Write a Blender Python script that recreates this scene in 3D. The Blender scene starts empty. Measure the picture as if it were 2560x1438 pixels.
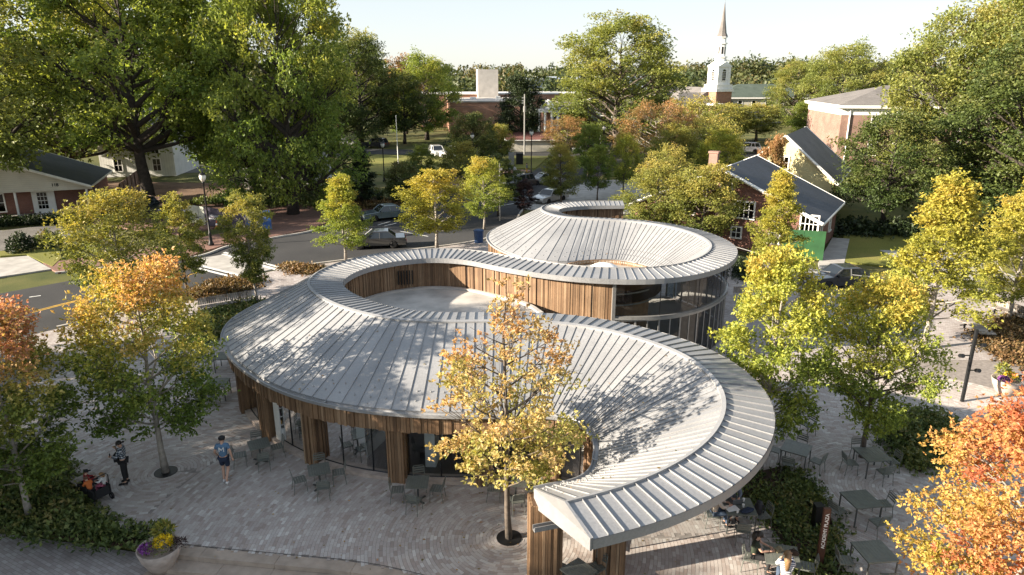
import bpy, math, random
import numpy as np
from mathutils import Vector, Matrix
rnd = random.Random(7)
R = math.radians
S = bpy.context.scene
COL = S.collection

# ------------------------------------------------------------------ camera, sky, sun, exposure
cam_d = bpy.data.cameras.new('camera'); cam = bpy.data.objects.new('camera', cam_d); COL.objects.link(cam)
cam.location = (0, 0, 14); cam.rotation_euler = (R(90 - 17.1), 0, 0)
cam_d.sensor_width = 36; cam_d.lens = 24.65; cam_d.clip_end = 5000; cam_d.clip_start = 0.2
S.camera = cam
SUN_EL = R(19.0); LDIR = Vector((0.965, 0.26, 0)).normalized()      # horizontal way the light travels
W = bpy.data.worlds.new('World'); S.world = W; W.use_nodes = True
nt = W.node_tree; sky = nt.nodes.new('ShaderNodeTexSky'); sky.sky_type = 'NISHITA'; sky.sun_disc = False
sky.sun_elevation = SUN_EL; sky.sun_rotation = math.atan2(-LDIR.x, -LDIR.y)
sky.altitude = 100; sky.air_density = 0.9; sky.dust_density = 0.4; sky.ozone_density = 2.2
bg = nt.nodes['Background']; bg.inputs['Strength'].default_value = 0.15
hs = nt.nodes.new('ShaderNodeHueSaturation'); hs.inputs['Saturation'].default_value = 0.9
gm = nt.nodes.new('ShaderNodeGamma'); gm.inputs['Gamma'].default_value = 0.34      # soft film response of the bright sky
nt.links.new(sky.outputs[0], gm.inputs['Color']); nt.links.new(gm.outputs[0], hs.inputs['Color']); nt.links.new(hs.outputs[0], bg.inputs[0])
sd = bpy.data.lights.new('sun', 'SUN'); sun = bpy.data.objects.new('sun', sd); COL.objects.link(sun)
sd.energy = 4.8; sd.angle = R(0.55); sd.color = (1.0, 0.87, 0.70)
dv = Vector((LDIR.x * math.cos(SUN_EL), LDIR.y * math.cos(SUN_EL), -math.sin(SUN_EL)))
sun.rotation_euler = dv.to_track_quat('-Z', 'Y').to_euler()
S.view_settings.view_transform = 'Standard'; S.view_settings.look = 'None'
S.view_settings.exposure = 1.98; S.view_settings.gamma = 1.0; S.view_settings.use_curve_mapping = False

# ------------------------------------------------------------------ materials
MATS = {}
def nodes_of(name):
    m = bpy.data.materials.new(name); m.use_nodes = True
    t = m.node_tree; b = t.nodes['Principled BSDF']
    MATS[name] = m
    return m, t, b
def N(t, typ, **kw):
    n = t.nodes.new(typ)
    for k, v in kw.items(): setattr(n, k, v)
    return n
def coords(t, scale=(1, 1, 1), kind='Object'):
    tc = N(t, 'ShaderNodeTexCoord'); mp = N(t, 'ShaderNodeMapping'); mp.inputs['Scale'].default_value = scale
    t.links.new(tc.outputs[kind], mp.inputs[0]); return mp.outputs[0]
def noise(t, vec, scale, detail=4, rough=0.55):
    n = N(t, 'ShaderNodeTexNoise'); n.inputs['Scale'].default_value = scale; n.inputs['Detail'].default_value = detail
    n.inputs['Roughness'].default_value = rough
    if vec is not None: t.links.new(vec, n.inputs['Vector'])
    return n.outputs['Fac']
def ramp(t, fac, stops):
    r = N(t, 'ShaderNodeValToRGB'); e = r.color_ramp.elements
    while len(e) < len(stops): e.new(0.5)
    for i, (p, c) in enumerate(stops):
        e[i].position = p; e[i].color = (*c, 1)
    t.links.new(fac, r.inputs[0]); return r.outputs[0]
def mixc(t, fac, a, b, mode='MIX'):
    m = N(t, 'ShaderNodeMix', data_type='RGBA', blend_type=mode)
    for s_, v in ((m.inputs[0], fac), (m.inputs[6], a), (m.inputs[7], b)):
        if hasattr(v, 'links'): t.links.new(v, s_)
        elif isinstance(v, tuple): s_.default_value = (*v, 1)
        else: s_.default_value = v
    return m.outputs[2]
def mathn(t, op, a, b=None, clamp=False):
    m = N(t, 'ShaderNodeMath', operation=op); m.use_clamp = clamp
    for s_, v in ((m.inputs[0], a), (m.inputs[1], b)):
        if v is None: continue
        if hasattr(v, 'links'): t.links.new(v, s_)
        else: s_.default_value = v
    return m.outputs[0]
def attr(t, name, kind='GEOMETRY'):
    a = N(t, 'ShaderNodeAttribute', attribute_name=name, attribute_type=kind); return a
def bump(t, b, h, strength=0.3, dist=0.02):
    n = N(t, 'ShaderNodeBump'); n.inputs['Strength'].default_value = strength; n.inputs['Distance'].default_value = dist
    t.links.new(h, n.inputs['Height']); t.links.new(n.outputs[0], b.inputs['Normal'])
def plain(name, col, rough=0.6, metal=0.0, var=0.18, scale=3.0, bmp=0.0, spec=0.5, coat=0.0):
    """one surface colour with fine uneven tone, so that nothing is perfectly flat"""
    m, t, b = nodes_of(name)
    v = coords(t); f = noise(t, v, scale, 5)
    lo = tuple(c * (1 - var) for c in col); hi = tuple(min(1, c * (1 + var)) for c in col)
    t.links.new(ramp(t, f, [(0.3, lo), (0.7, hi)]), b.inputs['Base Color'])
    b.inputs['Roughness'].default_value = rough; b.inputs['Metallic'].default_value = metal
    b.inputs['Specular IOR Level'].default_value = spec; b.inputs['Coat Weight'].default_value = coat
    if bmp: bump(t, b, noise(t, v, scale * 9, 4), bmp)
    return m
def ramp_attr(name, stops, rough=0.7, fine=25.0, fvar=0.25, bmp=0.15, stretch=(1, 1, 1), spec=0.4, big=None, rvar=0.0):
    """colour picked piece by piece from the 'rnd' face attribute, broken up by fine grain"""
    m, t, b = nodes_of(name)
    a = attr(t, 'rnd'); v = coords(t, stretch)
    c = ramp(t, a.outputs['Fac'], stops)
    g = noise(t, v, fine, 5)
    c = mixc(t, 1.0, c, ramp(t, g, [(0.25, (1 - fvar,) * 3), (0.75, (1 + fvar * 0.4,) * 3)]), 'MULTIPLY')
    if big:
        g2 = noise(t, coords(t), big[0], 4)
        c = mixc(t, 1.0, c, ramp(t, g2, [(0.35, (1 - big[1],) * 3), (0.7, (1.0,) * 3)]), 'MULTIPLY')
    t.links.new(c, b.inputs['Base Color']); b.inputs['Roughness'].default_value = rough
    b.inputs['Specular IOR Level'].default_value = spec
    if bmp: bump(t, b, g, bmp, 0.01)
    return m
def glassy(name, tint=(0.75, 0.82, 0.85), trans=0.75, rough=0.02, ior=1.5):
    """thin window glass: clear sheet plus mirror reflection by angle"""
    m, t, b = nodes_of(name); t.nodes.remove(b)
    tr = N(t, 'ShaderNodeBsdfTransparent'); tr.inputs[0].default_value = (tint[0] * trans, tint[1] * trans, tint[2] * trans, 1)
    gl = N(t, 'ShaderNodeBsdfGlossy'); gl.inputs['Roughness'].default_value = rough
    fr = N(t, 'ShaderNodeFresnel'); fr.inputs[0].default_value = ior
    mx = N(t, 'ShaderNodeMixShader')
    f = mathn(t, 'ADD', mathn(t, 'MULTIPLY', fr.outputs[0], 0.9), 0.02, True)
    t.links.new(f, mx.inputs[0]); t.links.new(tr.outputs[0], mx.inputs[1]); t.links.new(gl.outputs[0], mx.inputs[2])
    t.links.new(mx.outputs[0], t.nodes['Material Output'].inputs[0]); return m

def brick_mat(name, c1, c2, mortar, scale=1.0, bw=0.22, bh=0.075, vec='Object', rough=0.85):
    m, t, b = nodes_of(name)
    tc = N(t, 'ShaderNodeTexCoord'); sx = N(t, 'ShaderNodeSeparateXYZ'); t.links.new(tc.outputs[vec], sx.inputs[0])
    cx = N(t, 'ShaderNodeCombineXYZ'); t.links.new(mathn(t, 'ADD', sx.outputs[0], sx.outputs[1]), cx.inputs[0]); t.links.new(sx.outputs[2], cx.inputs[1])
    br = N(t, 'ShaderNodeTexBrick'); t.links.new(cx.outputs[0], br.inputs['Vector'])
    br.inputs['Scale'].default_value = scale; br.inputs['Brick Width'].default_value = bw; br.inputs['Row Height'].default_value = bh
    br.inputs['Mortar Size'].default_value = 0.008; br.inputs['Bias'].default_value = -0.2
    br.inputs['Color1'].default_value = (*c1, 1); br.inputs['Color2'].default_value = (*c2, 1); br.inputs['Mortar'].default_value = (*mortar, 1)
    g = noise(t, tc.outputs[vec], 0.6, 5)
    c = mixc(t, 1.0, br.outputs[0], ramp(t, g, [(0.3, (0.72,) * 3), (0.7, (1.12,) * 3)]), 'MULTIPLY')
    t.links.new(c, b.inputs['Base Color']); b.inputs['Roughness'].default_value = rough
    bump(t, b, br.outputs['Fac'], -0.3, 0.01); return m

# metal roof: dull zinc, faint streaks and blotches
m, t, b = nodes_of('zinc')
v = coords(t); f = noise(t, v, 0.55, 6); g = noise(t, coords(t, (6, 6, 6)), 3, 3)
c = ramp(t, f, [(0.25, (0.235, 0.24, 0.25)), (0.75, (0.335, 0.338, 0.345))])
c = mixc(t, 1.0, c, ramp(t, g, [(0.35, (0.88,) * 3), (0.65, (1.04,) * 3)]), 'MULTIPLY')
oi = N(t, 'ShaderNodeObjectInfo')
c = mixc(t, 1.0, c, ramp(t, oi.outputs['Random'], [(0.0, (0.93,) * 3), (1.0, (1.04,) * 3)]), 'MULTIPLY')
t.links.new(c, b.inputs['Base Color']); b.inputs['Metallic'].default_value = 0.25
t.links.new(ramp(t, g, [(0.3, (0.42,) * 3), (0.7, (0.58,) * 3)]), b.inputs['Roughness']); bump(t, b, f, 0.12, 0.03)
plain('zinc_dark', (0.27, 0.275, 0.285), 0.5, 0.4, 0.2, 2)
ramp_attr('cedar', [(0.0, (0.05, 0.027, 0.015)), (0.2, (0.14, 0.08, 0.043)), (0.55, (0.27, 0.165, 0.092)), (0.8, (0.37, 0.245, 0.148)), (1.0, (0.44, 0.325, 0.215))],
          0.65, 9.0, 0.3, 0.3, (6, 6, 0.5), big=(0.9, 0.3))
plain('cedar_soffit', (0.34, 0.185, 0.09), 0.6, 0, 0.25, 3)
plain('cedar_dark', (0.06, 0.032, 0.018), 0.8, 0, 0.3, 2)
plain('membrane', (0.42, 0.40, 0.37), 0.85, 0, 0.3, 0.7, 0.1)
plain('membrane_tan', (0.34, 0.31, 0.27), 0.85, 0, 0.25, 0.8, 0.1)
plain('white_paint', (0.78, 0.77, 0.74), 0.5, 0, 0.08, 2)
plain('stone_kerb', (0.36, 0.30, 0.26), 0.85, 0, 0.22, 4, 0.2)
plain('concrete', (0.36, 0.345, 0.325), 0.9, 0, 0.22, 1.2, 0.2)
plain('concrete_light', (0.44, 0.415, 0.385), 0.9, 0, 0.14, 0.8, 0.15)
plain('step_stone', (0.33, 0.27, 0.22), 0.85, 0, 0.2, 2.5, 0.2)
plain('black_metal', (0.012, 0.012, 0.013), 0.45, 0.3, 0.3, 5)
plain('frame_dark', (0.02, 0.021, 0.023), 0.4, 0.5, 0.2, 5)
plain('frame_grey', (0.30, 0.30, 0.295), 0.4, 0.5, 0.12, 4)
plain('furniture', (0.135, 0.145, 0.13), 0.45, 0.2, 0.16, 5, 0, 0.5)
plain('furniture_dark', (0.07, 0.075, 0.072), 0.5, 0.2, 0.15, 5)
plain('interior_floor', (0.06, 0.055, 0.05), 0.35, 0, 0.2, 2)
plain('interior_wall', (0.16, 0.145, 0.13), 0.8, 0, 0.2, 1)
plain('shelf_white', (0.62, 0.62, 0.60), 0.6, 0, 0.08, 2)
glassy('glass', (.85, .9, .92), .88); glassy('glass_blue', (0.62, 0.72, 0.78), 0.7); glassy('glass_dark', (0.25, 0.28, 0.3), 0.4)
ramp_attr('paver', [(0.0, (0.34, 0.285, 0.255)), (0.3, (0.40, 0.35, 0.325)), (0.6, (0.445, 0.405, 0.38)), (0.85, (0.485, 0.45, 0.425)), (1.0, (0.57, 0.545, 0.52))],
          0.85, 30.0, 0.12, 0.03, big=(0.35, 0.16))
m = MATS['paver'].copy(); m.name = 'paver_one'; MATS['paver_one'] = m   # single stones pick their tone per object
for n in m.node_tree.nodes:
    if n.type == 'ATTRIBUTE':
        n2 = m.node_tree.nodes.new('ShaderNodeObjectInfo'); l = n.outputs['Fac'].links[0].to_socket; m.node_tree.links.new(n2.outputs['Random'], l)
ramp_attr('goods', [(0.0, (0.35, 0.05, 0.04)), (0.2, (0.05, 0.08, 0.12)), (0.4, (0.55, 0.48, 0.35)), (0.55, (0.04, 0.12, 0.07)), (0.7, (0.5, 0.5, 0.5)), (0.85, (0.55, 0.3, 0.06)), (1.0, (0.03, 0.03, 0.03))], 0.5, 20, 0.1, 0)

# ------------------------------------------------------------------ mesh helpers
def link(o, parent=None):
    COL.objects.link(o)
    if parent is not None: o.parent = parent
    return o
def tag(o, label=None, cat=None, group=None, kind=None):
    if label: o['label'] = label
    if cat: o['category'] = cat
    if group: o['group'] = group
    if kind: o['kind'] = kind
    return o
def empty(name, loc=(0, 0, 0), rz=0.0, label=None, cat=None, group=None):
    o = bpy.data.objects.new(name, None); o.empty_display_size = 0.2; o.location = loc; o.rotation_euler = (0, 0, rz)
    return tag(link(o), label, cat, group)
def np_mesh(name, V, F, rn=None, lc=None, smooth=False):
    """fast mesh: V (n,3), F (m,k) all faces of k corners; rn one value per face; lc (n,4) per vertex"""
    me = bpy.data.meshes.new(name); V = np.ascontiguousarray(V, 'f'); F = np.ascontiguousarray(F, 'i'); k = F.shape[1]
    me.vertices.add(len(V)); me.vertices.foreach_set('co', V.ravel())
    me.loops.add(F.size); me.loops.foreach_set('vertex_index', F.ravel())
    me.polygons.add(len(F)); me.polygons.foreach_set('loop_start', np.arange(0, F.size, k, dtype='i'))
    me.polygons.foreach_set('use_smooth', np.full(len(F), smooth, bool))
    me.update(calc_edges=True)
    if rn is not None: me.attributes.new('rnd', 'FLOAT', 'FACE').data.foreach_set('value', np.asarray(rn, 'f'))
    if lc is not None: me.attributes.new('lc', 'FLOAT_COLOR', 'POINT').data.foreach_set('color', np.ascontiguousarray(lc, 'f').ravel())
    return me
class MB:
    def __init__(self): self.v = []; self.f = []; self.mi = []; self.r = []
    def add(self, vs, fs, mi=0, r=None):
        o = len(self.v); self.v.extend(vs); r = rnd.random() if r is None else r
        for f in fs: self.f.append(tuple(i + o for i in f)); self.mi.append(mi); self.r.append(r)
    def box(self, c, s, rz=0.0, mi=0, r=None, M=None):
        x, y, z = s[0] / 2, s[1] / 2, s[2] / 2; co, si = math.cos(rz), math.sin(rz)
        vs = []
        for dz in (-z, z):
            for dx, dy in ((-x, -y), (x, -y), (x, y), (-x, y)):
                p = Vector((c[0] + dx * co - dy * si, c[1] + dx * si + dy * co, c[2] + dz))
                vs.append(tuple(M @ p) if M else tuple(p))
        self.add(vs, [(3, 2, 1, 0), (4, 5, 6, 7), (0, 1, 5, 4), (1, 2, 6, 5), (2, 3, 7, 6), (3, 0, 4, 7)], mi, r)
    def prism(self, poly, z0, z1, mi=0, r=None):
        n = len(poly); vs = [(p[0], p[1], z0) for p in poly] + [(p[0], p[1], z1) for p in poly]
        self.add(vs, [tuple(range(n - 1, -1, -1)), tuple(range(n, 2 * n))] + [(i, (i + 1) % n, n + (i + 1) % n, n + i) for i in range(n)], mi, r)
    def tube(self, pts, rad, n=6, mi=0, cap=True, r=None):
        pts = [Vector(p) for p in pts]; L = len(pts)
        if not hasattr(rad, '__len__'): rad = [rad] * L
        vs = []
        for i, p in enumerate(pts):
            d = (pts[min(i + 1, L - 1)] - pts[max(i - 1, 0)]).normalized()
            a = Vector((0, 0, 1)) if abs(d.z) < 0.9 else Vector((1, 0, 0))
            u = d.cross(a).normalized(); w = d.cross(u)
            for k in range(n):
                th = 2 * math.pi * k / n; vs.append(tuple(p + (u * math.cos(th) + w * math.sin(th)) * rad[i]))
        fs = [(i * n + k, (i + 1) * n + k, (i + 1) * n + (k + 1) % n, i * n + (k + 1) % n) for i in range(L - 1) for k in range(n)]
        if cap: fs += [tuple(range(n)), tuple(range(L * n - 1, (L - 1) * n - 1, -1))]
        self.add(vs, fs, mi, r)
    def lathe(self, prof, c=(0, 0, 0), n=20, mi=0, r=None, sx=1.0, sy=1.0):
        vs = [(c[0] + p[0] * sx * math.cos(2 * math.pi * k / n), c[1] + p[0] * sy * math.sin(2 * math.pi * k / n), c[2] + p[1]) for p in prof for k in range(n)]
        L = len(prof)
        fs = [(i * n + k, i * n + (k + 1) % n, (i + 1) * n + (k + 1) % n, (i + 1) * n + k) for i in range(L - 1) for k in range(n)]
        if prof[-1][0] > 1e-4: fs.append(tuple(range((L - 1) * n, L * n)))
        if prof[0][0] > 1e-4: fs.append(tuple(range(n - 1, -1, -1)))
        self.add(vs, fs, mi, r)
    def strip(self, A, B, mi=0, r=None, flip=False):
        n = len(A); vs = [tuple(p) for p in A] + [tuple(p) for p in B]
        self.add(vs, [((i, n + i, n + i + 1, i + 1) if flip else (i, i + 1, n + i + 1, n + i)) for i in range(n - 1)], mi, r)
    def build(self, name, mats, parent=None, smooth=False, loc=None, kind=None):
        me = bpy.data.meshes.new(name); me.from_pydata(self.v, [], self.f)
        for mm in (mats if isinstance(mats, (list, tuple)) else [mats]): me.materials.append(MATS[mm])
        if any(self.mi): me.polygons.foreach_set('material_index', self.mi)
        me.attributes.new('rnd', 'FLOAT', 'FACE').data.foreach_set('value', self.r)
        if smooth: me.polygons.foreach_set('use_smooth', [True] * len(self.f))
        me.update()
        o = bpy.data.objects.new(name, me)
        if loc: o.location = loc
        if kind: o['kind'] = kind
        return link(o, parent)
def part(name, mats, parent, fn, smooth=False, kind=None):
    mb = MB(); fn(mb); return mb.build(name, mats, parent, smooth, None, kind)
def copy_tree(o, parent=None):
    c = o.copy(); COL.objects.link(c); c.parent = parent
    for ch in o.children: copy_tree(ch, c)
    return c
def catmull(P, step=0.1, smooth=0):
    P = np.array(P, float); Q = np.vstack([2 * P[0] - P[1], P, 2 * P[-1] - P[-2]]); out = []
    for i in range(1, len(Q) - 2):
        p0, p1, p2, p3 = Q[i - 1:i + 3]; n = max(2, int(np.linalg.norm(p2 - p1) / step))
        for k in range(n):
            s = k / n; out.append(0.5 * ((2 * p1) + (-p0 + p2) * s + (2 * p0 - 5 * p1 + 4 * p2 - p3) * s * s + (-p0 + 3 * p1 - 3 * p2 + p3) * s ** 3))
    out.append(Q[-2]); A = np.array(out)
    for _ in range(smooth): A[1:-1] = 0.25 * A[:-2] + 0.5 * A[1:-1] + 0.25 * A[2:]
    return A
def resample(A, step):
    d = np.r_[0, np.cumsum(np.linalg.norm(np.diff(A, axis=0), axis=1))]; n = max(2, int(round(d[-1] / step)) + 1)
    s = np.linspace(0, d[-1], n); return np.stack([np.interp(s, d, A[:, k]) for k in range(A.shape[1])], 1)
def normals(A):     # left-hand normals of a plan curve
    T = np.gradient(A, axis=0); T /= np.linalg.norm(T, axis=1)[:, None] + 1e-9; return np.stack([-T[:, 1], T[:, 0]], 1)
def inside(p, poly):
    x, y = p; c = False; n = len(poly); j = n - 1
    for i in range(n):
        xi, yi = poly[i]; xj, yj = poly[j]
        if (yi > y) != (yj > y) and x < (xj - xi) * (y - yi) / (yj - yi + 1e-12) + xi: c = not c
        j = i
    return c

# ------------------------------------------------------------------ pavilion: one ribbon of roof, an S of two loops and two rings
FP = [(1.22, 13.5), (2.95, 14.3), (4.81, 15.85), (6.0, 17.8), (6.36, 19.9), (5.73, 22.2), (3.97, 24.11), (1.84, 25.2), (-.46, 25.42), (-2.77, 25.36), (-4.9, 25.75), (-7.15, 27.3), (-8.8, 29.4),
      (-9.38, 31.4), (-8.75, 33.9), (-6.95, 35.95), (-4.34, 36.95), (-1.71, 36.38), (.51, 34.75), (3.35, 33.32), (6.23, 32.95), (8.5, 33.8), (10.36, 35.94), (11.15, 38.68), (10.3, 41.83), (8.21, 44.0),
      (5.7, 44.85), (3.18, 45.76), (2.01, 48.1), (2.6, 50.24), (5.01, 51.4), (8.2, 51.5)]
EP = [(0.3, 16.75), (1.57, 17.15), (2.32, 17.9), (2.72, 19.2), (2.59, 20.32), (2.1, 21.1), (0.95, 21.44), (-.41, 21.42), (-2.44, 21.42), (-4.0, 21.6), (-6.1, 22.15), (-8.4, 23.4), (-10.6, 25.5),
      (-12.1, 27.7), (-12.8, 29.5), (-12.95, 31.2), (-12.2, 34), (-10.4, 36.9), (-7.2, 39.2), (-3.4, 39.7), (-.4, 38.6), (2.0, 36.9), (3.9, 35.9), (6, 35.55), (7.8, 36.7), (8.5, 38.7), (7.8, 40.7),
      (6.3, 41.7), (4.5, 41.5), (2.9, 41.1), (1.2, 41.8), (-.8, 44.6), (-1.5, 47), (-1.6, 48.9), (-.8, 51.3), (1.2, 53.7), (4.2, 55.1), (9.4, 55.4)]
ZE, ZF, ZO = 3.0, 4.82, 4.68
Fc = resample(catmull(FP, 0.08, 120), 0.36); Ec = catmull(EP, 0.06, 60); NF = normals(Fc)
NS = len(Fc)
def ray_hit(p, d, curve, lo, hi):
    A = curve[:-1]; B = curve[1:]; e = B - A; w = A - p; den = d[0] * e[:, 1] - d[1] * e[:, 0]; den[np.abs(den) < 1e-9] = 1e-9
    tt = (w[:, 0] * e[:, 1] - w[:, 1] * e[:, 0]) / den; uu = (w[:, 0] * d[1] - w[:, 1] * d[0]) / den
    ok = (uu >= 0) & (uu <= 1) & (tt > lo) & (tt < hi)
    return tt[ok].min() if ok.any() else None
LE = [ray_hit(Fc[i], NF[i], Ec, 0.8, 9.0 if i > 16 else 4.2) for i in range(NS)]
ok_ = [i for i in range(NS) if LE[i]]
LE = np.interp(np.arange(NS), ok_, [LE[i] for i in ok_])
for _ in range(3): LE[1:-1] = 0.25 * LE[:-2] + 0.5 * LE[1:-1] + 0.25 * LE[2:]
wid = np.interp(np.arange(NS), [0, 9, 29, 70, 140, NS - 16, NS - 1], [1.18, 1.32, 1.4, 1.5, 1.45, 1.2, 0.9])
E2 = Fc + NF * LE[:, None]; O2 = Fc - NF * wid[:, None]
for i in range(16):     # the end is cut slightly askew
    f_ = (1 - i / 16) ** 1.3
    E2[i] += (np.array([0.66, 16.85]) - E2[0]) * f_ if i else 0
E2[0] = (0.66, 16.85)
Ez = np.c_[E2, np.full(NS, ZE)]; Fz = np.c_[Fc, np.full(NS, ZF)]; Oz = np.c_[O2, np.full(NS, ZO)]
PAV = empty('pavilion', (0, 20, 0), 0, 'S-shaped pavilion with sweeping standing-seam metal roof and vertical cedar slats', 'pavilion')
INV = Matrix.Translation((0, -20, 0))
def pv(name, mats, parent, fn, smooth=False, kind=None):
    mb = MB(); fn(mb)
    if parent is PAV: mb.v = [(x, y - 20, z) for x, y, z in mb.v]
    else: mb.v = [(x, y - 20, z) for x, y, z in mb.v]
    return mb.build(name, mats, parent, smooth, None, kind)
# structural deck: fascias and soffit
Eb = np.c_[E2, np.full(NS, ZE - 0.16)]; Ob = np.c_[O2, np.full(NS, ZO - 0.2)]; Fb = np.c_[Fc, np.full(NS, ZF - 0.30)]
dn = np.array([0, 0, 0.03])
def deck(mb):
    mb.strip(Ez - dn, Fz - dn); mb.strip(Fz - dn, Oz - dn); mb.strip(Oz - dn, Ob); mb.strip(Eb, Ez - dn)
    for k, fl in ((0, 1), (NS - 1, 0)):
        P = [tuple(a[k]) for a in (Ez, Fz, Oz, Ob, Eb)]; mb.add(P, [(0, 1, 2, 3, 4) if not fl else (4, 3, 2, 1, 0)])
roof = pv('roof', 'zinc', PAV, deck)
pv('soffit', 'cedar_soffit', PAV, lambda mb: (mb.strip(Ob[1:], Fb[1:]), mb.strip(Fb[1:], Eb[1:])))
def seam_panel(mb, a0, a1, b0, b1, rib=True, h=0.036, w=0.016):
    a0, a1, b0, b1 = map(Vector, (a0, a1, b0, b1)); up = Vector((0, 0, 1))
    q = 0.006; mid = (a0 + a1) / 2
    mb.add([tuple(p) for p in (a0, a1, b1, b0)], [(0, 1, 2, 3)])
    t_ = (a1 - a0).normalized() * w; s_ = (b1 - b0).normalized() * w
    vs = [a0, a0 + t_, b0 + s_, b0, a0 + up * h, a0 + t_ + up * h, b0 + s_ + up * h, b0 + up * h]
    mb.add([tuple(p) for p in vs], [(4, 5, 6, 7), (0, 1, 5, 4), (1, 2, 6, 5), (2, 3, 7, 6), (3, 0, 4, 7)])
for i in range(NS - 1):
    lift = np.array([0, 0, rnd.uniform(0, 0.006)])
    pv('roof_panel', 'zinc', roof, lambda mb: seam_panel(mb, Fz[i] + lift, Fz[i + 1] + lift, Ez[i] + lift, Ez[i + 1] + lift))
rim = pv('rim', 'zinc', PAV, lambda mb: (mb.strip(Oz + [0, 0, 0.015], Ob - [0, 0, 0.03]), mb.strip(Oz + [0, 0, 0.015] - np.c_[NF, np.zeros(NS)] * 0.02, Ob - [0, 0, 0.03] - np.c_[NF, np.zeros(NS)] * 0.02, flip=True)))
for i in range(NS - 1):
    lift = np.array([0, 0, 0.01 + rnd.uniform(0, 0.006)])
    pv('rim_panel', 'zinc', rim, lambda mb: seam_panel(mb, Oz[i] + lift, Oz[i + 1] + lift, Fz[i] + lift, Fz[i + 1] + lift, h=0.042))
n3 = np.c_[NF, np.zeros(NS)]
def ridge(mb):      # folded cap along the crease
    A = Fz + n3 * 0.09; B = Fz + n3 * -0.03
    mb.strip(A + [0, 0, -0.09], A + [0, 0, 0.035]); mb.strip(A + [0, 0, 0.035], B + [0, 0, 0.075]); mb.strip(B + [0, 0, 0.075], B + [0, 0, -0.02])
pv('ridge_cap', 'zinc', PAV, ridge)
def gutter(mb):
    prof = [(-0.02, -0.03), (0.02, -0.10), (0.13, -0.10), (0.17, -0.03), (0.20, -0.03), (0.20, -0.15), (-0.02, -0.18)]
    L = [Ez + n3 * o + np.array([0, 0, z]) for o, z in prof]
    for a, b_ in zip(L[:-1], L[1:]): mb.strip(a, b_)
    for i in range(4, NS - 2, 10):
        p = Ez[i] + n3[i] * 0.09; mb.box((p[0], p[1], p[2] - 0.03), (0.2, 0.05, 0.03), math.atan2(NF[i][1], NF[i][0]))
pv('gutter', 'zinc', PAV, gutter)
def guards(mb):
    for i in range(NS - 1):
        for k, (fr, lo) in enumerate(((0.5, 0.42), (0.5, 0.85))):
            if LE[i] < 2: continue
            a = (Ez[i] + Ez[i + 1]) / 2; b_ = (Fz[i] + Fz[i + 1]) / 2; L = np.linalg.norm(b_ - a); p = a + (b_ - a) * (lo / L)
            q = (b_ - a) / L
            mb.lathe([(0.03, 0), (0.028, 0.02), (0.014, 0.04), (0.014, 0.06), (0, 0.062)], (p[0], p[1], p[2]), 6)
pv('snow_guards', 'zinc_dark', PAV, guards, kind='stuff')
def slat_wall(mb, curve, z0, z1, side=1, lo=0.07, hi=0.15, zj=0.0):
    """upright boards of uneven width and depth set along a plan curve; side: which way they stand proud"""
    d = np.r_[0, np.cumsum(np.linalg.norm(np.diff(curve, axis=0), axis=1))]; s = 0; nn = normals(curve)
    while s < d[-1] - 0.05:
        w = rnd.uniform(lo, hi); x, y = np.interp(s + w / 2, d, curve[:, 0]), np.interp(s + w / 2, d, curve[:, 1])
        nx, ny = np.interp(s, d, nn[:, 0]), np.interp(s, d, nn[:, 1]); dep = rnd.choice((0.03, 0.04, 0.055, 0.08))
        a = math.atan2(ny, nx)
        za = z0 if not hasattr(z0, '__len__') else np.interp(s, d, z0)
        mb.box((x + nx * side * dep / 2, y + ny * side * dep / 2, (za + z1) / 2), (dep, w - 0.012, z1 - za + rnd.uniform(-zj, zj)), a, 0, min(1, max(0, rnd.gauss(0.52, 0.15))))
        s += w
def off(c, n, d): return c + n * d
def seg(c, i0, i1): return c[i0:i1 + 1]
# find stations by plan position
def near(c, p): return int(np.argmin(np.hypot(c[:, 0] - p[0], c[:, 1] - p[1])))
iw0 = near(O2, (-1.5, 26.9)); iw1 = near(O2, (5.05, 31.44)); ig1 = near(O2, (9.5, 44.6)); ir1 = NS - 1
Wc = off(O2, NF, 0.38)
pv('cedar_wall', 'cedar', PAV, lambda mb: slat_wall(mb, resample(seg(Wc, iw0 - 2, iw1), 0.1), 0.0, ZO - 0.16, -1), kind='stuff')
pv('wall_backing', 'cedar_dark', PAV, lambda mb: mb.strip(np.c_[seg(off(O2, NF, .41), iw0 - 2, iw1), np.full(iw1 - iw0 + 3, 0.)], np.c_[seg(off(O2, NF, .41), iw0 - 2, iw1), np.full(iw1 - iw0 + 3, ZO - .15)]))
pv('ring_wall', 'cedar', PAV, lambda mb: slat_wall(mb, resample(seg(Wc, ig1, ir1), 0.1), 0.0, ZO - 0.16, -1), kind='stuff')
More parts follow.
